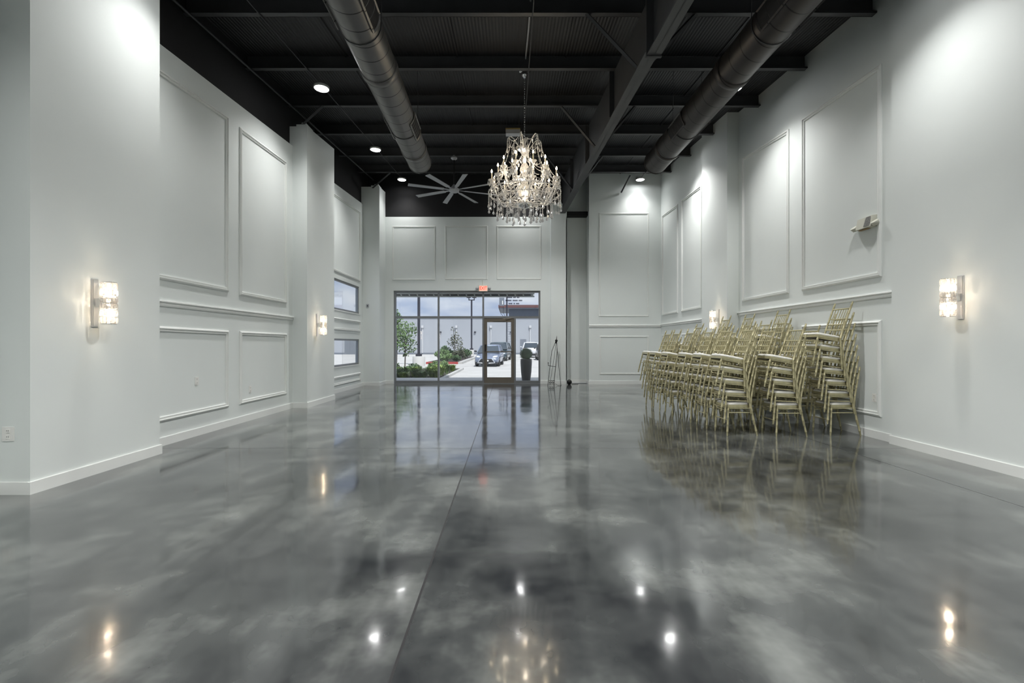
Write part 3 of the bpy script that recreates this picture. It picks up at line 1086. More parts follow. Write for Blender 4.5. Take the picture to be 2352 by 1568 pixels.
# rings that carry the hanging crystals
for (R_, z_) in ((.655, 4.06), (.50, 3.97), (.33, 3.90), (.17, 3.86)):
    b = MB(); b.path([(R_ * math.cos(2 * PI * k / 36), R_ * math.sin(2 * PI * k / 36), z_) for k in range(36)], .008, 5, closed=True)
    for k in range(48 if R_ > .4 else 26):
        a = 2 * PI * k / (48 if R_ > .4 else 26)
        b.bead((R_ * math.cos(a), R_ * math.sin(a), z_ + .016), .014)
    b.build('crystal_ring', M['crystal'], ch)
for (R_, z_, n_, lo, hi, sz) in ((.655, 4.05, 34, .12, .26, .022), (.50, 3.96, 26, .14, .27, .025), (.33, 3.89, 18, .12, .22, .027), (.17, 3.85, 10, .10, .20, .026), (.0, 3.80, 1, .20, .20, .028)):
    for k in range(n_):
        a = 2 * PI * (k + .3) / n_
        x, y = R_ * math.cos(a), R_ * math.sin(a)
        ln = random.uniform(lo, hi)
        b = MB()
        q = 0
        while q < ln:
            b.bead((x, y, z_ - q), .0085)
            q += .021
        pendant(b, x, y, z_ - ln, random.uniform(.075, .105), sz)
        b.build('crystal_pendant', M['crystal'], ch)
# inner filling: bead fans between rings
b = MB()
for k in range(24):
    a = 2 * PI * k / 24
    for (r0, z0_, r1, z1_) in ((.10, 4.20, .50, 3.98), (.50, 3.98, .655, 4.07), (.08, 4.40, .38, 4.20), (.38, 4.20, .60, 4.12)):
        strand(b, (r0 * math.cos(a), r0 * math.sin(a), z0_), (r1 * math.cos(a + .15), r1 * math.sin(a + .15), z1_), .06, .009, .026)
fl = b.build('bead_curtain', M['crystal'], ch)
fl['kind'] = 'stuff'
b = MB(); b.ball((.0, -.10, 4.03), .030, 8, 6); b.build('centre_bulb', M['bulb'], ch)
for (dx, dy, dz) in ((.35, 0, 4.42), (-.35, 0, 4.42), (0, .35, 4.42), (0, -.35, 4.42), (0, 0, 4.66), (0, -.12, 3.98)):
    lamp('lamp', 'POINT', ch, (dx, dy, dz), CHANDELIER_POWER * (.85 if abs(dx) + abs(dy) > .2 else .35), (1.0, .84, .64), shadow_soft_size=.05)


# ================================================================== wall sconces
def sconce(label, x, y, z, nx):
    """nx = +1 if the wall faces +X, -1 if it faces -X"""
    t_ = thing('wall_sconce', label, 'wall lamp', (x, y, z), (0, 0, 0 if nx > 0 else PI), 'crystal wall sconces')
    b = MB(); b.box(.0, .012, -.036, .036, -.245, .245); b.box(.012, .018, -.028, .028, -.235, .235); b.build('backplate', M['satin'], t_)
    b = MB(); b.box(.018, .14, -.018, .018, -.045, .045); b.lathe([(.055, -.008), (.055, .008)], 20, (.15, 0, .045)); b.lathe([(.055, -.008), (.055, .008)], 20, (.15, 0, -.045)); b.build('bracket', M['chrome'], t_)
    b = MB()
    R_, cx = .064, .15
    for row in range(6):
        zc = -.175 + row * .07
        n_ = 12
        for k in range(n_):
            a = 2 * PI * (k + .5 * (row % 2)) / n_
            px_, py_ = cx + R_ * math.cos(a), R_ * math.sin(a)
            Mx = Matrix.Translation((px_, py_, zc)) @ Matrix.Rotation(a, 4, 'Z')
            h, w_, d_ = .031, .0145, .008
            vs = [Mx @ Vector(v) for v in ((0, -w_, -h), (0, w_, -h), (0, w_, h), (0, -w_, h), (d_, -w_ * .5, -h * .6), (d_, w_ * .5, -h * .6), (d_, w_ * .5, h * .6), (d_, -w_ * .5, h * .6))]
            b.hexa(vs)
    b.build('crystal_shade', M['crystal'], t_)
    b = MB()
    for zz in (-.212, -.002, .208):
        b.path([(cx + R_ * math.cos(2 * PI * k / 24), R_ * math.sin(2 * PI * k / 24), zz) for k in range(24)], .004, 5, closed=True)
    b.build('shade_ring', M['chrome'], t_)
    for zz in (.10, -.10):
        b = MB(); b.lathe([(.008, zz - .092), (.014, zz - .082), (.014, zz + .082), (.008, zz + .092)], 10, (cx, 0, 0)); b.build('bulb', M['sconce_bulb'], t_)
        lamp('lamp', 'POINT', t_, (cx, 0, zz), SCONCE_POWER, (1.0, .85, .66), shadow_soft_size=.02)
    return t_


sconce('crystal wall sconce on the column closest to the camera', XC, 4.65, 1.75, 1)
sconce('crystal wall sconce on the column beside the small windows', XC, 9.95, 1.745, 1)
sconce('crystal wall sconce on the broad pier near the chairs', 5.07, 5.13, 1.855, -1)
sconce('crystal wall sconce half hidden behind the chair stacks', 4.88, 10.71, 1.90, -1)


# ================================================================== outlets, sensors, signs
def outlet(label, loc, rotz, w_=.075, h=.12):
    t_ = thing('wall_outlet', label, 'outlet', loc, (0, 0, rotz))
    b = MB(); b.box(0, .006, -w_ / 2, w_ / 2, -h / 2, h / 2); b.build('cover_plate', M['plastic'], t_)
    for zz in (-.027, .027):
        b = MB(); b.box(.006, .009, -.017, .017, zz - .017, zz + .017)
        o = b.build('socket', M['plastic'], t_)
        b = MB()
        for yy in (-.007, .007):
            b.box(.009, .0095, yy - .0016, yy + .0016, zz - .004, zz + .008)
        b.build('slots', M['slot'], o)


outlet('white outlet in the low panel nearer the camera, below the chair rail', (XL, 6.60, .793), 0)
outlet('white outlet in the low panel beside the second column', (XL, 7.95, .54), 0)
outlet('wide white outlet on the end face of the column closest to the camera', (-4.455, 4.03, .535), -PI / 2, .105, .125)
outlet('white outlet in the low panel beside the chair stacks', (XR, 6.44, .57), PI)
outlet('small white outlet near the corner column by the storefront', (XF, 14.3, .20), 0, .07, .10)

t_ = thing('wall_sensor', 'tiny grey sensor on the corner column near the small windows', 'sensor', (-4.60, 14.55, 2.56), (0, 0, -PI / 2))
b = MB(); b.box(0, .03, -.035, .035, -.05, .05); b.build('case', M['fan'], t_)
b = MB(); b.ball((.03, 0, -.01), .022, 8, 6); b.build('lens', M['slot'], t_)

# exit sign with two lamp heads
ex = thing('exit_sign', 'lit red exit sign with two lamp heads above the storefront', 'sign', (-.945, YB, 3.19))
b = MB(); b.box(-.15, .15, -.055, 0, -.10, .10); b.build('housing', M['cream'], ex)
b = MB(); b.box(-.135, .135, -.060, -.055, -.085, .085); b.build('face', M['exitface'], ex)
cu = bpy.data.curves.new('lettering', 'FONT')
cu.body = 'EXIT'; cu.size = .155; cu.align_x = 'CENTER'; cu.align_y = 'CENTER'; cu.extrude = .002; cu.offset = .003
cu.materials.append(M['red'])
tmp = bpy.data.objects.new('lettering_curve', cu); COL.objects.link(tmp)
bpy.context.view_layer.update()
me_ = bpy.data.meshes.new_from_object(tmp.evaluated_get(bpy.context.evaluated_depsgraph_get()))
bpy.data.objects.remove(tmp)
tx = bpy.data.objects.new('lettering', me_); COL.objects.link(tx)
tx.parent = ex; tx.location = (0, -.063, 0); tx.rotation_euler = (PI / 2, 0, 0); tx.scale = (.78, 1, 1)
for s in (-1, 1):
    b = MB(); b.tube((s * .15, -.03, 0), (s * .19, -.03, -.01), .014); b.lathe([(.02, 0), (.045, .03), (.045, .06), (.0001, .062)], 12, (s * .21, -.02, .0), True, Matrix.Rotation(PI / 2, 4, 'X')); b.build('lamp_head', M['fan'], ex)
b = MB(); b.tube((-.03, -.01, .10), (-.03, -.01, .28), .006, n=6); b.build('conduit', M['cream'], ex)

# emergency light
em = thing('emergency_light', 'cream emergency light high on the wall above the chairs', 'emergency light', (XR, 6.55, 3.07), (0, 0, PI))
b = MB()
b.hexa([(0, -.15, -.085), (.085, -.14, -.075), (.085, .14, -.075), (0, .15, -.085), (0, -.15, .085), (.055, -.14, .08), (.055, .14, .08), (0, .15, .085)])
b.build('housing', M['cream'], em)
b = MB(); b.hexa([(.073, .01, -.02), (.087, .01, -.06), (.087, .12, -.06), (.073, .12, -.02), (.058, .03, .075), (.064, .02, .05), (.064, .12, .05), (.058, .11, .075)]); b.build('grille', mat('grey_painted_reflection', (.16, .16, .15), .6, var=.6, scale=90), em)  # dark mottled facet: a reflection on the housing put into colour, not a grille
b = MB(); b.box(.02, .07, -.1, .06, -.092, -.084); b.build('test_strip', mat('amber_strip', (.30, .20, .08), .5), em)
for s in (-1, 1):
    b = MB()
    b.lathe([(.015, -.03), (.04, -.02), (.05, .03), (.046, .034), (.0001, .03)], 14, (.05, s * .19, -.045), True, Matrix.Rotation(-.9, 4, 'Y') @ Matrix.Rotation(PI / 2, 4, 'Y'))
    b.tube((.04, s * .14, -.04), (.045, s * .17, -.045), .016)
    b.build('lamp_head', M['cream'], em)


# ================================================================== stacked chairs
def bamboo(b, pts, r, n=7, rings=4):
    """a rod with turned swellings"""
    P, R_ = [], []
    pts = [Vector(p) for p in pts]
    ln = [0]
    for i in range(1, len(pts)):
        ln.append(ln[-1] + (pts[i] - pts[i - 1]).length)
    T = ln[-1]

    def at(s):
        for i in range(1, len(pts)):
            if s <= ln[i] + 1e-9:
                return pts[i - 1].lerp(pts[i], (s - ln[i - 1]) / (ln[i] - ln[i - 1]))
        return pts[-1]
    S = {0.0: r * .72, T: r * .8}
    for i in range(1, len(pts) - 1):
        S[ln[i]] = r
    for k in range(rings):
        s = T * (k + .6) / rings
        S[s - .008] = r
        S[s] = r * 1.28
        S[s + .008] = r
    for s in sorted(S):
        if 0 <= s <= T:
            P.append(at(s)); R_.append(S[s])
    b.path(P, R_, n)


def make_chair():
    t_ = thing('banquet_chair', 'gold chair', 'chair', (0, 0, 0))
    g = M['gold']
    wf, wr = .192, .180           # half widths front and back
    xf, xs = -.415, -.088         # seat front and rear posts at seat height
    # upholstered pad: rounded slab
    b = MB()
    def outline(ins):
        o = []
        for (cx, cy, a0) in ((xf - .012 + .05, -(wf - .060), PI), (xs - .01, -(wr - .042), 1.5 * PI), (xs - .01, wr - .042, 0), (xf - .012 + .05, wf - .060, .5 * PI)):
            rr = (.05 if cx < -.2 else .018) - ins
            for k in range(4):
                a = a0 + PI / 2 * k / 3
                o.append((cx + max(rr, .002) * math.cos(a), cy + max(rr, .002) * math.sin(a)))
        return o
    rings_ = [(.000, .447), (-.004, .458), (.000, .470), (.015, .478)]
    vs = []
    for ins, z in rings_:
        vs += [(x, y, z) for x, y in outline(ins)]
    n_ = 16
    fs = []
    for i in range(3):
        fs += [(i * n_ + k, i * n_ + (k + 1) % n_, (i + 1) * n_ + (k + 1) % n_, (i + 1) * n_ + k) for k in range(n_)]
    b.add(vs, fs, True)
    b.add(vs[-n_:] + [((xf + xs) / 2, 0, .486)], [(k, (k + 1) % n_, n_) for k in range(n_)], True)
    b.add(vs[:n_], [tuple(range(n_ - 1, -1, -1))])
    b.build('cushion', M['ivory'], t_)
    b = MB()
    top, bot = .447, .410
    P = [(xf - .010, -wf), (xf - .010, wf), (xs + .01, wr), (xs + .01, -wr)]
    P[2], P[3] = (xs + .01, .160), (xs + .01, -.160)
    b.hexa([(P[0][0], P[0][1], bot), (P[3][0], P[3][1], bot), (P[2][0], P[2][1], bot), (P[1][0], P[1][1], bot),
            (P[0][0], P[0][1], top), (P[3][0], P[3][1], top), (P[2][0], P[2][1], top), (P[1][0], P[1][1], top)])
    b.build('seat_frame', g, t_)
    b = MB()
    b.hexa([(xf + .012, -wf + .02, .404), (xs - .01, -.140, .404), (xs - .01, .140, .404), (xf + .012, wf - .02, .404),
            (xf + .012, -wf + .02, .411), (xs - .01, -.140, .411), (xs - .01, .140, .411), (xf + .012, wf - .02, .411)])
    b.build('dust_cover', M['slot'], t_)['label'] = 'black cloth under the seat'
    for s in (-1, 1):
        b = MB(); bamboo(b, [(-.435, s * wf, 0), (xf, s * (wf - .012), .412)], .0135, rings=4); b.build('leg', g, t_)
    for s in (-1, 1):
        b = MB(); bamboo(b, [(0, s * (wr + .014), 0), (xs, s * wr, .43), (xs + .010, s * wr, .56), (-.002, s * wr, 1.0)], .0135, rings=8); b.build('back_post', g, t_)

    def xp(z):
        return xs + .010 + (z - .56) / .44 * (-.002 - xs - .010) if z > .56 else xs + .010 * (z - .43) / .13
    b = MB(); b.path([(xp(.90), -wr, .90), (xp(.90) + .020, 0, .905), (xp(.90), wr, .90)], .011, 6); b.build('top_rail', g, t_)
    for z in (.745, .660, .575):
        b = MB(); b.path([(xp(z), -wr, z), (xp(z) + .012, 0, z), (xp(z), wr, z)], .0085, 6); b.build('back_rail', g, t_)
    for k in range(6):
        y = -wr + 2 * wr * (k + 1) / 7
        bow = lambda z, mx: mx * (1 - (y / wr) ** 2)
        b = MB(); b.path([(xp(.575) + bow(0, .012), y, .575), (xp(.660) + bow(0, .012), y, .660), (xp(.745) + bow(0, .012), y, .745), (xp(.90) + bow(0, .020), y, .903)], .0062, 5, caps=False); b.build('spindle', g, t_)

    def xfr(z):
        return -.435 + .02 * z / .412

    def xrr(z):
        return xs * z / .43
    for s in (-1, 1):
        for z in (.398, .334):
            b = MB(); b.tube((xfr(z), s * (wf - .010), z), (xrr(z), s * wr, z), .0075, n=6, caps=False); b.build('stretcher', g, t_)
    for z in (.36, .225):
        b = MB(); b.tube((xfr(z), -wf + .008, z), (xfr(z), wf - .008, z), .0075, n=6, caps=False); b.build('stretcher', g, t_)
    for z in (.352,):
        b = MB(); b.tube((xrr(z), -wr, z), (xrr(z), wr, z), .0075, n=6, caps=False); b.build('stretcher', g, t_)
    return t_


chair0 = make_chair()
chair_used = [False]
LEVEL = ['lowest', 'second up', 'third up', 'fourth up', 'fifth up', 'sixth up', 'seventh up']
STACK = ['front', 'second', 'third', 'fourth', 'fifth', 'rearmost']


def stack(row, k, xfront, ynear, count, tilt, dx=.045, dz=.160, rz=0.0):
    xr = xfront + .435
    rz = random.uniform(-.02, .02)
    for i in range(count):
        o = chair0 if not chair_used[0] else copy_tree(chair0)
        chair_used[0] = True
        th = tilt * i
        o.location = (xr - dx * i, ynear + .20, dz * i)
        o.rotation_euler = (0, th, rz)
        lv = 'topmost' if i == count - 1 else LEVEL[i]
        o['label'] = 'gold chair, ivory seat, %s in %s stack of the row %s' % (lv, STACK[k], row)
        o['group'] = 'stacked gold banquet chairs'


RA, RB, RCc = 'facing the room', 'in the middle', 'along the wall'
for k, (x, y) in enumerate(((3.13, 6.60), (3.07, 7.15), (3.03, 7.70), (2.935, 8.30), (2.91, 8.95), (2.91, 9.45))):
    stack(RA, k, x, y, 5, .047)
for k, (x, y, n) in enumerate(((3.81, 6.53, 5), (3.73, 7.10, 5), (3.75, 7.70, 5), (3.72, 8.30, 5), (3.70, 8.95, 5), (3.70, 9.75, 6))):
    stack(RB, k, x, y, n, .045)
for k, (x, y, n) in enumerate(((4.62, 6.58, 7), (4.60, 7.30, 5), (4.60, 8.02, 7), (4.60, 8.62, 6), (4.58, 9.15, 7), (4.40, 9.78, 7))):
    stack(RCc, k, x, y, n, .028)

# ================================================================== easel, speaker ball
ea = thing('easel', 'black wire easel standing beside the storefront', 'easel', (1.40, 14.72, 0))


def ep(x, y, z):
    return (x, y, z)


for s, fx in ((-1, -.24), (1, -.04)):
    b = MB(); b.path([(fx, -.12, 0), (fx + .115 + (.03 if s < 0 else .0), .04, 1.10), (.055 + s * .015, .10, 1.42)], .009, 6); b.build('leg', M['iron'], ea)
b = MB(); b.path([(.215, .22, 0), (.15, .20, .6), (.06, .11, 1.42)], .008, 6); b.build('leg', M['iron'], ea)
b = MB(); b.path([(-.14, -.05, .16), (.0, .04, 1.0), (.045, .10, 1.38)], .006, 5); b.build('centre_rod', M['iron'], ea)
b = MB(); b.ball((.058, .10, 1.44), .045, 8, 6); b.ball((.045, .09, 1.38), .03, 8, 6); b.path([(.06, .1, 1.46), (.07, .1, 1.60)], [.018, .003], 6); b.build('finial', M['iron'], ea)
b = MB(); b.path([(-.22, -.13, .64), (-.10, -.06, .62), (.03, -.03, .60)], .008, 5); b.path([(-.22, -.13, .64), (-.225, -.14, .72)], .008, 5); b.ball((-.225, -.14, .73), .016, 6, 4); b.build('picture_rest', M['iron'], ea)
for z in (.16, .09):
    b = MB(); b.path([(-.22 + z * .12, -.10, z), (-.03 + z * .1, -.10, z)], .007, 5)
    for k in range(3):
        cx = -.17 + k * .06
        b.path([(cx + .025 * math.cos(2 * PI * j / 12), -.10, z - .035 + .025 * math.sin(2 * PI * j / 12)) for j in range(12)], .005, 5, closed=True)
    b.build('scroll_bar', M['iron'], ea)
b = MB()
pc = [(.0, -.14, .07), (.04, -.2, .03), (.09, -.24, .008), (.16, -.2, .008), (.2, -.1, .008)]
b.path(pc, .005, 5); b.build('cord', M['iron'], ea)

sp = thing('round_speaker', 'small black round speaker on the floor by the storefront pier', 'speaker', (1.90, 14.98, 0))
b = MB(); b.ball((0, 0, .085), .085, 16, 10, .95); b.build('body', M['iron'], sp)
b = MB(); b.lathe([(.05, 0), (.055, .006), (.05, .012)], 16); b.build('foot', M['rubber'], sp)
b = MB(); b.path([(0, .06, .12), (-.02, .12, .25), (-.005, .125, .42), (-.0, .13, .55), (-.07, .13, .58)], .003, 5); b.build('cord', M['plastic'], sp)
b = MB(); b.path([(.07, 0, .01), (.16, .0, .008), (.30, .05, .008)], .006, 5); b.build('plug_lead', M['iron'], sp)

# ================================================================== outside
GZ = -.165
g = MB(); g.box(-60, 60, 18.4, 130, GZ - .3, GZ)
o = g.build('ground', M['concrete_out']); tag(o, 'pale concrete parking lot outside the storefront', 'ground', kind='structure')
g = MB(); g.box(-20, 20, YB + .2, 18.4, GZ - .3, -.03)
o = g.build('sidewalk', M['concrete_out']); tag(o, 'pale concrete sidewalk in front of the storefront', 'sidewalk', kind='structure')
# canopy edge over the glass
cn = thing('canopy', 'white slatted canopy edge outside the top of the storefront', 'canopy', (0, 15.9, 3.02))
g = MB(); g.box(-4.4, .80, 0, .03, -.05, .0); g.box(-4.4, .80, -.3, .9, .075, .10); g.box(-4.4, .80, .0, .03, .055, .075)
for k in range(18):
    x = -4.15 + k * .285
    g.hexa([(x, .0, 0), (x + .04, .0, 0), (x + .04, .03, 0), (x, .03, 0), (x - .04, 0, .06), (x, 0, .06), (x, .03, .06), (x - .04, .03, .06)])
g.build('rail', M['plastic'], cn)
g = MB(); g.box(-4.4, .74, .04, .06, .008, .05); g.build('backing', M['black'], cn)

# far building with its parts
bd = thing('building', 'long plain grey warehouse across the parking lot', 'building', (0, 66, GZ))
g = MB(); g.box(-60, 30, 0, 12, 0, 5.35)
for x in (-32, -24, -16, -8, 0, 8, 16):
    g.box(x - .03, x + .03, -.012, 0, 0, 5.35)
g.build('wall', M['tilt'], bd)
g = MB(); g.box(-60, 30, -.15, .3, 5.35, 5.5); g.build('parapet', M['tilt_white'], bd)
g = MB(); g.box(1.28, 2.12, -.06, .02, 0, 2.2); g.build('door', M['slate'], bd)
g = MB(); g.box(-24.2, -22.6, -.06, .02, 0, 2.0); g.box(-23.45, -23.4, -.09, -.05, 0, 2.0); g.build('door', M['slate'], bd)
g = MB(); g.box(-60, 30, -.03, 0, 0, .25); g.build('plinth', M['slate'], bd)
for x in (-12.9, -8.0, -3.0, 2.7):
    g = MB(); g.box(x - .15, x + .15, -.25, 0, 3.85, 4.2); g.build('rain_head', M['tilt_white'], bd)
    g = MB(); g.box(x - .06, x + .06, -.13, 0, .2, 3.9); g.build('downspout', M['tilt_white'], bd)
for x in (-10.3, -5.3, -.1):
    g = MB(); g.box(x - .13, x + .13, -.2, 0, 3.15, 3.32); g.build('wall_light', M['pole'], bd)

# second building rising behind it, rust fascia
b2 = thing('building', 'taller building with rust red fascia rising behind the warehouse', 'building', (0, 84, GZ))
g = MB(); g.box(-.5, 30, 0, 12, 0, 8.0)
for x in (2.4, 5.0, 7.5):
    g.box(x - .04, x + .04, -.05, 0, 0, 8.0)
g.build('wall', M['slate'], b2)
g = MB(); g.box(-2.4, 30, -1.0, 12, 8.15, 8.65); g.build('fascia', M['rust'], b2)
g = MB(); g.box(-2.2, 30, -.8, 12, 7.98, 8.15); g.build('soffit_band', M['tilt'], b2)

# utility pole with cabinet and ladder
up = thing('utility_pole', 'dark utility pole with a grey cabinet behind the glass door', 'pole', (-.62, 60, GZ))
g = MB(); g.tube((0, 0, 0), (0, 0, 8.3), .11, .09, 10); g.build('shaft', M['pole'], up)
g = MB(); g.box(-1.0, -.35, -.25, .25, 6.55, 7.6); g.build('cabinet', M['slate'], up)
g = MB(); g.box(-.62, -.5, -.27, -.25, 6.7, 7.2); g.build('cabinet_label', M['plastic'], up)
g = MB(); g.path([(-.9, 0, 6.5), (-1.05, 0, 6.2), (-.8, 0, 5.5), (-.3, 0, 5.0), (0, 0, 4.6)], .03, 6); g.path([(-.5, .1, 6.5), (-.45, .1, 5.6), (-.1, .1, 4.9)], .03, 6); g.build('cables', M['pole'], up)
g = MB()
for s in (-.28, .22):
    g.tube((s + .3, -.2, .2), (s + .3, -.2, 5.2), .03, n=6)
for k in range(14):
    g.tube((.02, -.2, .5 + .33 * k), (.52, -.2, .5 + .33 * k), .02, n=5)
g.build('ladder', M['slate'], up)
g = MB(); g.path([(-.75 + .55 * math.cos(a * PI / 8), .0 + .4 * math.sin(a * PI / 8), 4.45) for a in range(16)], .035, 5, closed=True); g.build('hoop', M['pole'], up)
g = MB(); g.box(-.35, .35, -.08, .08, 7.9, 8.1); g.tube((-.3, 0, 8.0), (-.42, 0, 8.7), .03, n=5); g.tube((.05, 0, 8), (.12, 0, 8.8), .05, n=5); g.build('bracket', M['pole'], up)


def light_pole(label, x, y, hgt, r, base_r, base_h, heads):
    t_ = thing('parking_light_pole', label, 'lamp post', (x, y, GZ))
    g = MB(); g.lathe([(base_r, 0), (base_r, base_h - .04), (base_r - .04, base_h)], 20); g.build('concrete_base', M['concrete_out'], t_)
    g = MB(); g.box(-r * 2.3, r * 2.3, -r * 2.3, r * 2.3, base_h, base_h + r * 2); g.build('base_plate', M['pole'], t_)
    g = MB(); g.box(-r, r, -r, r, base_h, hgt); g.build('shaft', M['pole'], t_)
    g = MB(); g.box(-.38, .38, -.05, .05, hgt - .08, hgt + .02); g.box(-.38, -.28, -.05, .05, hgt, hgt + .35); g.box(.28, .38, -.05, .05, hgt, hgt + .35); g.build('cross_arm', M['pole'], t_)
    for s in (-1, 1):
        g = MB(); g.box(s * .34 - .24, s * .34 + .24, -.3, .15, hgt + .22, hgt + .58); g.build('lamp_head', M['pole'], t_)


light_pole('tall dark lamp post on a wide concrete base behind the shrubs', -6.40, 31.4, 6.6, .08, .43, .66, 2)
light_pole('slim dark lamp post with two heads, farther off beside the cars', -4.92, 56, 6.95, .09, .28, .80, 2)


# ---- planting
def leaf_cloud(b, c, rx, ry, rz, n, size, up=0.0):
    for _ in range(n):
        while True:
            p_ = Vector((random.uniform(-1, 1), random.uniform(-1, 1), random.uniform(-1, 1)))
            if .25 < p_.length < 1:
                break
        q = Vector(c) + Vector((p_.x * rx, p_.y * ry, p_.z * rz))
        d_ = Vector((random.gauss(0, 1), random.gauss(0, 1), random.gauss(0, 1) + up)).normalized()
        u_ = d_.orthogonal().normalized()
        w_ = d_.cross(u_)
        ln = size * random.uniform(.7, 1.3)
        a_, s_ = d_ * ln, u_ * ln * .36
        lift = w_ * ln * .1
        b.add([q - a_ * .5, q + s_ + lift, q + a_ * .5, q - s_ + lift], [(0, 1, 2), (0, 2, 3)])


def tree(label, x, y, z, hgt, trunk_h, lobes, m, n, size, stake=False):
    t_ = thing('young_tree', label, 'tree', (x, y, z))
    g = MB()
    g.path([(0, 0, -.05), (.03, 0, trunk_h), (.0, 0, hgt * .8)], [.035, .028, .012], 7)
    for (lx, lz, r_) in lobes:
        g.path([(0.01, 0, trunk_h * .9 + (lz - trunk_h) * .3), (lx * .6, random.uniform(-.2, .2), lz - .1), (lx, 0, lz)], [.018, .012, .006], 5)
    g.build('trunk', M['bark'], t_)
    g = MB()
    for (lx, lz, r_) in lobes:
        leaf_cloud(g, (lx, random.uniform(-.15, .15), lz), r_, r_, r_ * 1.15, int(n * r_ * r_ * 48), size)
    g.build('foliage', m, t_)


BZ = -.10
tree('young tree in the planting bed, close to the small dark stem', -5.40, 23.0, BZ, 2.3, 1.0, [(-.05, 1.55, .34), (.30, 1.9, .36), (-.2, 2.1, .3), (.35, 1.35, .32), (.0, 1.1, .3), (.45, 2.3, .22)], M['leaf'], 16, .11)
tree('taller young tree at the edge of the glass behind the first one', -6.95, 27.5, BZ, 3.55, 1.3, [(0, 3.3, .2), (.05, 2.9, .36), (-.15, 2.5, .42), (.4, 2.4, .4), (.1, 2.0, .45), (-.3, 1.9, .3), (.55, 1.9, .3), (.1, 1.5, .36)], M['leaf'], 16, .13)
tree('small sparse tree standing on the island with the red curb', -5.05, 40.0, -.02, 2.65, .9, [(.0, 1.75, .36), (-.35, 1.55, .32), (.45, 1.6, .36), (.1, 2.1, .34), (.05, 1.35, .36), (-.1, 2.65, .18), (.5, 1.2, .3)], M['leaf_red'], 9, .13)


def shrub(label, x, y, z, rx, rz, m, n, size):
    t_ = thing('shrub', label, 'shrub', (x, y, z), group='shrubs outside the storefront')
    g = MB()
    for k in range(5):
        a = 2 * PI * k / 5
        g.path([(0, 0, -.03), (rx * .5 * math.cos(a), rx * .5 * math.sin(a), rz * 1.2)], [.012, .005], 5)
    g.build('stems', M['bark'], t_)
    g = MB(); 
    leaf_cloud(g, (0, 0, rz), rx * .8, rx * .8, rz * .9, n // 3, size, .4)
    for k in range(5):
        a = 2 * PI * k / 5 + rx * 9
        q = random.uniform(.5, .75)
        leaf_cloud(g, (rx * q * math.cos(a), rx * q * math.sin(a), rz * random.uniform(.7, 1.45)), rx * .42, rx * .42, rz * random.uniform(.4, .7), n // 8, size, .4)
    g.build('foliage', m, t_)


bed = MB(); bed.box(-14, -2.95, 18.45, 26.5, GZ - .05, BZ)
o = bed.build('planting_bed', M['soil']); tag(o, 'dark mulch bed between sidewalk and parking lot', 'planting bed', kind='structure')
cb = MB(); cb.box(-2.95, -2.80, 18.4, 26.6, GZ - .05, -.06); cb.box(-14, -2.80, 26.5, 26.65, GZ - .05, -.06); cb.box(-14, -2.8, 18.3, 18.45, GZ - .05, -.035)
o = cb.build('curb', M['concrete_out']); tag(o, 'pale concrete curb around the planting bed', 'curb', kind='structure')
isl = MB(); isl.box(-6.4, -3.9, 34.2, 50, GZ - .05, -.02)
o = isl.build('island_bed', M['soil']); tag(o, 'planted island in the parking lot', 'planting bed', kind='structure')
cb = MB(); cb.box(-6.4, -4.0, 34.0, 34.2, GZ - .05, .0)
o = cb.build('red_curb', M['curb_red']); tag(o, 'red painted curb along the planted island', 'curb', kind='structure')
cb = MB(); cb.box(-4.0, -3.7, 34.0, 50, GZ - .05, .0)
o = cb.build('island_curb', M['concrete_out']); tag(o, 'pale curb along the side of the planted island', 'curb', kind='structure')

shrub('dark round shrub in the bed below the wide lamp post', -4.75, 22.0, BZ, .42, .27, M['leaf_dark'], 480, .10)
shrub('green shrub in the bed behind the pale grass, next to the mullion', -3.95, 23.5, BZ, .40, .30, M['leaf'], 320, .10)
shrub('loose green shrub at the foot of the nearer young tree', -6.05, 23.6, BZ, .36, .27, M['leaf'], 300, .10)
shrub('low dark shrub in the bed at the edge of the glass', -5.95, 21.0, BZ, .34, .20, M['leaf_dark'], 300, .09)
shrub('leafy shrub in the bed under the red curb', -3.9, 25.6, BZ, .40, .28, M['leaf'], 300, .10)
shrub('bronze shrub on the island beside the small tree', -4.5, 38.5, -.02, .62, .55, M['leaf_red'], 560, .15)
shrub('green shrub on the island close to the mullion', -5.75, 37.5, -.02, .6, .5, M['leaf'], 620, .15)
shrub('dark green shrub on the island in front of the slim lamp post', -4.35, 43.0, -.02, .62, .5, M['leaf_dark'], 520, .16)
shrub('low bright shrub on the island behind the red curb', -5.2, 35.6, -.02, .65, .32, M['leaf'], 520, .13)
shrub('leafy shrub on the island behind the green one', -5.8, 40.8, -.02, .62, .62, M['leaf_dark'], 620, .16)
shrub('small green shrub at the tip of the island', -4.3, 35.5, -.02, .38, .26, M['leaf_dark'], 320, .12)


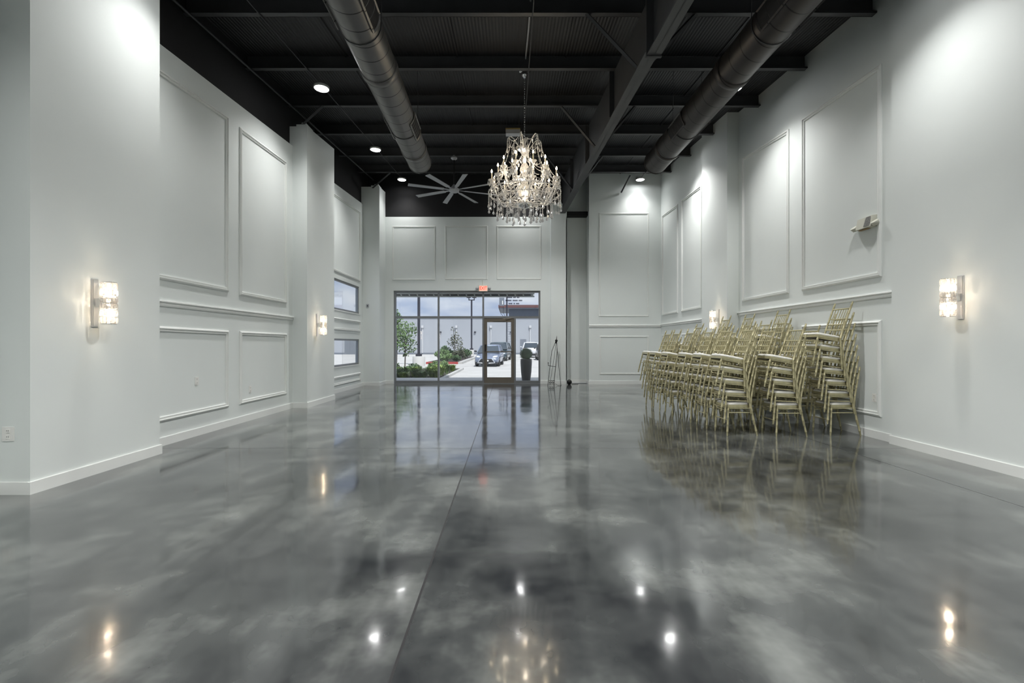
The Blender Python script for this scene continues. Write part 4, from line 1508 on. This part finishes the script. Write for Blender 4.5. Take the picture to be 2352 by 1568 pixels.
def grass_clump(label, x, y, r_, h, n, m):
    g = MB()
    for _ in range(n):
        a = random.uniform(0, 2 * PI); q = random.uniform(0, r_ * .35)
        bx, by = q * math.cos(a), q * math.sin(a)
        ln = h * random.uniform(.6, 1.1)
        ex_, ey_ = bx + r_ * math.cos(a) * random.uniform(.4, 1), by + r_ * math.sin(a) * random.uniform(.4, 1)
        w_ = .028
        px_, py_ = -math.sin(a) * w_, math.cos(a) * w_
        mx_, my_ = (bx * .6 + ex_ * .4), (by * .6 + ey_ * .4)
        g.add([(bx - px_, by - py_, 0), (bx + px_, by + py_, 0), (mx_ + px_, my_ + py_, ln * .75), (mx_ - px_, my_ - py_, ln * .75), (ex_, ey_, ln)],
              [(0, 1, 2, 3), (3, 2, 4)])
    o = g.build('grass_clump', m)
    o.location = (x, y, BZ)
    tag(o, label, 'grass', 'grass clumps in the planting bed')


k = 0
for (x, y, r_, h, m) in ((-3.2, 19.3, .28, .35, 'leaf_bright'), (-3.5, 20.0, .3, .42, 'leaf_bright'), (-3.25, 21.0, .3, .45, 'leaf_bright'), (-4.05, 19.4, .28, .36, 'leaf'), (-4.3, 20.1, .3, .42, 'leaf_bright'),
                      (-4.7, 19.3, .28, .32, 'leaf'), (-5.1, 20.0, .3, .36, 'leaf'), (-5.45, 19.2, .28, .30, 'leaf_bright'), (-3.3, 23.0, .3, .4, 'leaf'), (-3.8, 21.0, .26, .38, 'leaf'), (-4.5, 18.9, .3, .26, 'leaf_bright'), (-5.0, 19.1, .3, .3, 'leaf'), (-5.6, 19.8, .32, .34, 'leaf_bright'), (-4.9, 20.8, .3, .4, 'leaf'), (-5.3, 21.2, .3, .36, 'leaf_bright'), (-6.2, 20.2, .34, .34, 'leaf'), (-3.7, 19.0, .3, .3, 'leaf'), (-3.6, 22.2, .3, .42, 'leaf_bright'), (-4.4, 21.2, .3, .4, 'leaf'), (-5.0, 18.8, .2, .2, 'leaf_dark'), (-3.15, 24.2, .28, .34, 'leaf_bright')):
    grass_clump('clump of %s grass in the planting bed' % {'leaf': 'mid green', 'leaf_bright': 'yellow green', 'leaf_dark': 'short dark'}[m], x, y, r_, h, 130, M[m])
    k += 1
for k_, m_ in enumerate(('mid green', 'yellow green', 'short dark')):
    for o in COL.objects:
        if o.get('label') == 'clump of %s grass in the planting bed' % m_:
            o['group'] = '%s grass clumps' % m_
gc = MB()
for _ in range(900):
    x, y = random.uniform(-6.6, -3.05), random.uniform(18.6, 26)
    h = random.uniform(.05, .13)
    a = random.uniform(0, 2 * PI)
    gc.add([(x, y, BZ), (x + .03 * math.cos(a), y + .03 * math.sin(a), BZ), (x + random.gauss(0, .04), y + random.gauss(0, .04), BZ + h)], [(0, 1, 2)])
o = gc.build('ground_cover', M['leaf']); tag(o, 'short green ground cover between the shrubs', 'ground cover', kind='stuff')

# planter by the door
pl = thing('tall_planter', 'tall black tapered planter outside beside the glass door', 'planter', (.53, 16.5, -.03))
g = MB(); g.lathe([(.0001, 0), (.145, 0), (.15, .02), (.19, .35), (.212, .72), (.205, .80), (.215, .82), (.19, .82), (.18, .78), (.0001, .77)], 28); g.build('pot', M['planter'], pl)
bx = thing('boxwood_ball', 'clipped green boxwood ball in the black planter', 'plant', (.53, 16.5, .745))
g = MB(); g.ball((0, 0, .225), .205, 18, 12); g.build('core', M['leaf_dark'], bx)
g = MB()
for _ in range(1700):
    d_ = Vector((random.gauss(0, 1), random.gauss(0, 1), random.gauss(0, 1))).normalized()
    q = Vector((0, 0, .225)) + d_ * random.uniform(.20, .235)
    u_ = (d_.orthogonal().normalized() + d_ * random.uniform(-.3, .8)).normalized()
    w_ = u_.cross(d_)
    g.add([q, q + u_ * .016 + w_ * .008, q + u_ * .032, q + u_ * .016 - w_ * .008], [(0, 1, 2, 3)])
g.build('foliage', M['leaf_dark'], bx)


# ---- cars
def car(label, x, y, heading, paint, W, H, Ln, suv=False, rear=False):
    """front at local -Y; heading turns it"""
    t_ = thing('parked_car', label, 'car', (x, y, GZ), (0, 0, heading), 'cars in the parking lot')
    hw = W / 2
    belt = H * .64
    # body: lofted cross sections
    secs = [(-Ln / 2, .78, .30, .52), (-Ln / 2 + .12, .90, .22, .62), (-Ln / 2 + .5, .98, .20, .70), (-Ln / 2 + 1.0, 1.0, .19, .80 if not suv else .86),
            (-Ln / 2 + 1.35, 1.0, .19, belt), (0, 1.0, .19, belt), (Ln / 2 - .7, 1.0, .19, belt + .02), (Ln / 2 - .2, .97, .22, belt), (Ln / 2, .90, .32, belt - .1)]
    vs, fs = [], []
    n_ = 12
    for (yy, ws, zb, zt) in secs:
        w_ = hw * ws
        half = [(w_ * .80, zb), (w_ * .97, zb + .10), (w_, zb + (zt - zb) * .55), (w_ * .97, zt - .08), (w_ * .86, zt - .01), (w_ * .4, zt + .025)]
        ring = [(px_, yy, pz) for px_, pz in half] + [(-px_, yy, pz) for px_, pz in reversed(half)]
        vs += ring
    for i in range(len(secs) - 1):
        for k in range(n_):
            k2 = (k + 1) % n_
            fs.append((i * n_ + k, i * n_ + k2, (i + 1) * n_ + k2, (i + 1) * n_ + k))
    fs += [tuple(range(n_ - 1, -1, -1)), tuple(range((len(secs) - 1) * n_, len(secs) * n_))]
    g = MB(); g.add(vs, fs, True); g.build('body', paint, t_)
    # cabin glass and roof
    ya, yb_ = -Ln / 2 + 1.15, -Ln / 2 + 1.85
    yc, yd = (Ln / 2 - .35, Ln / 2 - .12) if suv else (Ln / 2 - 1.0, Ln / 2 - .35)
    lo, hi = hw * .93, hw * .74
    zl, zh = belt - .04, H - .07
    g = MB()
    g.hexa([(-lo, ya, zl), (lo, ya, zl), (lo, yd, zl), (-lo, yd, zl), (-hi, yb_, zh), (hi, yb_, zh), (hi, yc, zh), (-hi, yc, zh)])
    g.build('window', M['car_glass'], t_)
    g = MB()
    rp = [(yb_ - .05, zh - .01, hi * .98), (yb_ + .3, H - .015, hi), ((yb_ + yc) / 2, H, hi), (yc - .2, H - .02, hi), (yc + .05, zh - .01, hi * .98)]
    v2, f2 = [], []
    for (yy, zz, ww) in rp:
        v2 += [(-ww, yy, zh - .02), (-ww, yy, zz - .01), (-ww * .6, yy, zz + .01), (ww * .6, yy, zz + .01), (ww, yy, zz - .01), (ww, yy, zh - .02)]
    for i in range(len(rp) - 1):
        for k in range(5):
            f2.append((i * 6 + k, i * 6 + k + 1, (i + 1) * 6 + k + 1, (i + 1) * 6 + k))
    f2 += [(0, 1, 2, 3, 4, 5)[::-1], tuple(range(24, 30))]
    g.add(v2, f2, True)
    for s in (-1, 1):
        g.path([(s * lo, ya, zl), (s * hi, yb_, zh)], .035, 6)
        g.path([(s * lo, yd, zl), (s * hi, yc, zh)], .06, 6)
        g.path([(s * lo, (ya + yd) / 2 + .1, zl), (s * hi, (yb_ + yc) / 2, zh)], .035, 6)
    g.build('roof', paint, t_)
    for sx in (-1, 1):
        for yy in (-Ln / 2 + .82, Ln / 2 - .80):
            g = MB()
            Mx = Matrix.Rotation(PI / 2, 4, 'Y')
            g.lathe([(.20, -.10), (.31, -.105), (.335, -.07), (.335, .07), (.31, .105), (.20, .10)], 22, (sx * (hw - .11), yy, .335), True, Mx)
            wh = g.build('wheel', M['rubber'], t_)
            g = MB()
            g.lathe([(.0001, .085), (.06, .085), (.19, .07), (.205, .085), (.205, .10)] if sx > 0 else [(.205, -.10), (.205, -.085), (.19, -.07), (.06, -.085), (.0001, -.085)], 14, (sx * (hw - .11), yy, .335), False, Mx)
            g.build('rim', M['fan'], wh)
    fy = -Ln / 2
    for s in (-1, 1):
        g = MB(); g.hexa([(s * hw * .50, fy + .05, .60), (s * hw * .80, fy + .13, .63), (s * hw * .86, fy + .40, .66), (s * hw * .6, fy + .3, .66), (s * hw * .52, fy + .07, .67), (s * hw * .80, fy + .16, .72), (s * hw * .86, fy + .45, .73), (s * hw * .6, fy + .32, .72)]); g.build('headlight', M['lamp_clear'], t_)
        g = MB(); g.box(s * hw * .82 - .06, s * hw * .82 + .06, Ln / 2 - .10, Ln / 2 + .01, belt - .32, belt - .06); g.build('tail_light', M['lamp_red'], t_)
        g = MB(); g.ball((s * (hw + .10), ya + .28, belt + .07), .10, 8, 6, .7); g.tube((s * hw * .9, ya + .28, belt + .02), (s * (hw + .08), ya + .28, belt + .06), .025); g.build('mirror', paint if rear else M['car_black'], t_)
    g = MB()
    g.hexa([(-hw * .62, fy - .015, .27), (hw * .62, fy - .015, .27), (hw * .62, fy + .1, .27), (-hw * .62, fy + .1, .27), (-hw * .40, fy - .012, .52), (hw * .40, fy - .012, .52), (hw * .40, fy + .1, .52), (-hw * .40, fy + .1, .52)])
    g.build('grille', M['car_black'], t_)
    g = MB()
    for s in (-1, 1):
        g.path([(s * hw * .45, fy - .02, .54), (s * hw * .70, fy - .0, .27), (s * hw * .2, fy - .03, .24)], .03, 6)
    g.build('grille_trim', M['lamp_clear'], t_)
    g = MB(); g.box(-hw * .9, hw * .9, fy + .02, fy + .3, .17, .25); g.box(-hw * .9, hw * .9, Ln / 2 - .3, Ln / 2 + .01, .24, .46); g.build('bumper', M['car_black'], t_)
    g = MB(); g.box(-.16, .16, fy - .03, fy - .02, .36, .46); g.build('front_plate', M['plastic'], t_)
    g = MB(); g.box(-.16, .16, Ln / 2 + .0, Ln / 2 + .015, .62, .72); g.build('rear_plate', M['plastic'], t_)
    if rear:
        g = MB(); g.hexa([(-hw * .72, Ln / 2 - .115, belt + .02), (hw * .72, Ln / 2 - .115, belt + .02), (hw * .72, Ln / 2 - .09, belt + .02), (-hw * .72, Ln / 2 - .09, belt + .02),
                          (-hw * .60, Ln / 2 - .33, zh - .03), (hw * .60, Ln / 2 - .33, zh - .03), (hw * .60, Ln / 2 - .30, zh - .03), (-hw * .60, Ln / 2 - .30, zh - .03)]); g.build('rear_window', M['car_glass'], t_)
        g = MB()
        for s in (-1, 1):
            g.path([(s * hw * .6, yb_ + .3, H + .03), (s * hw * .6, yc - .1, H + .03)], .02, 6)
        g.build('roof_rack', M['car_black'], t_)


car('blue grey crossover car parked facing the storefront', -1.52, 32.0, math.radians(-4), M['car_blue'], 1.66, 1.46, 4.2)
car('dark teal car parked behind the blue grey one', -1.15, 42.0, math.radians(-6), M['car_dark'], 1.85, 1.68, 4.6, True)
car('white sport utility car seen from behind, past the planter', 2.14, 52.0, math.radians(180), M['car_white'], 1.90, 1.72, 4.6, True, True)
car('dark car cut off by the edge of the storefront', 3.30, 44.0, math.radians(180), M['car_black'], 1.85, 1.60, 4.6, True, True)
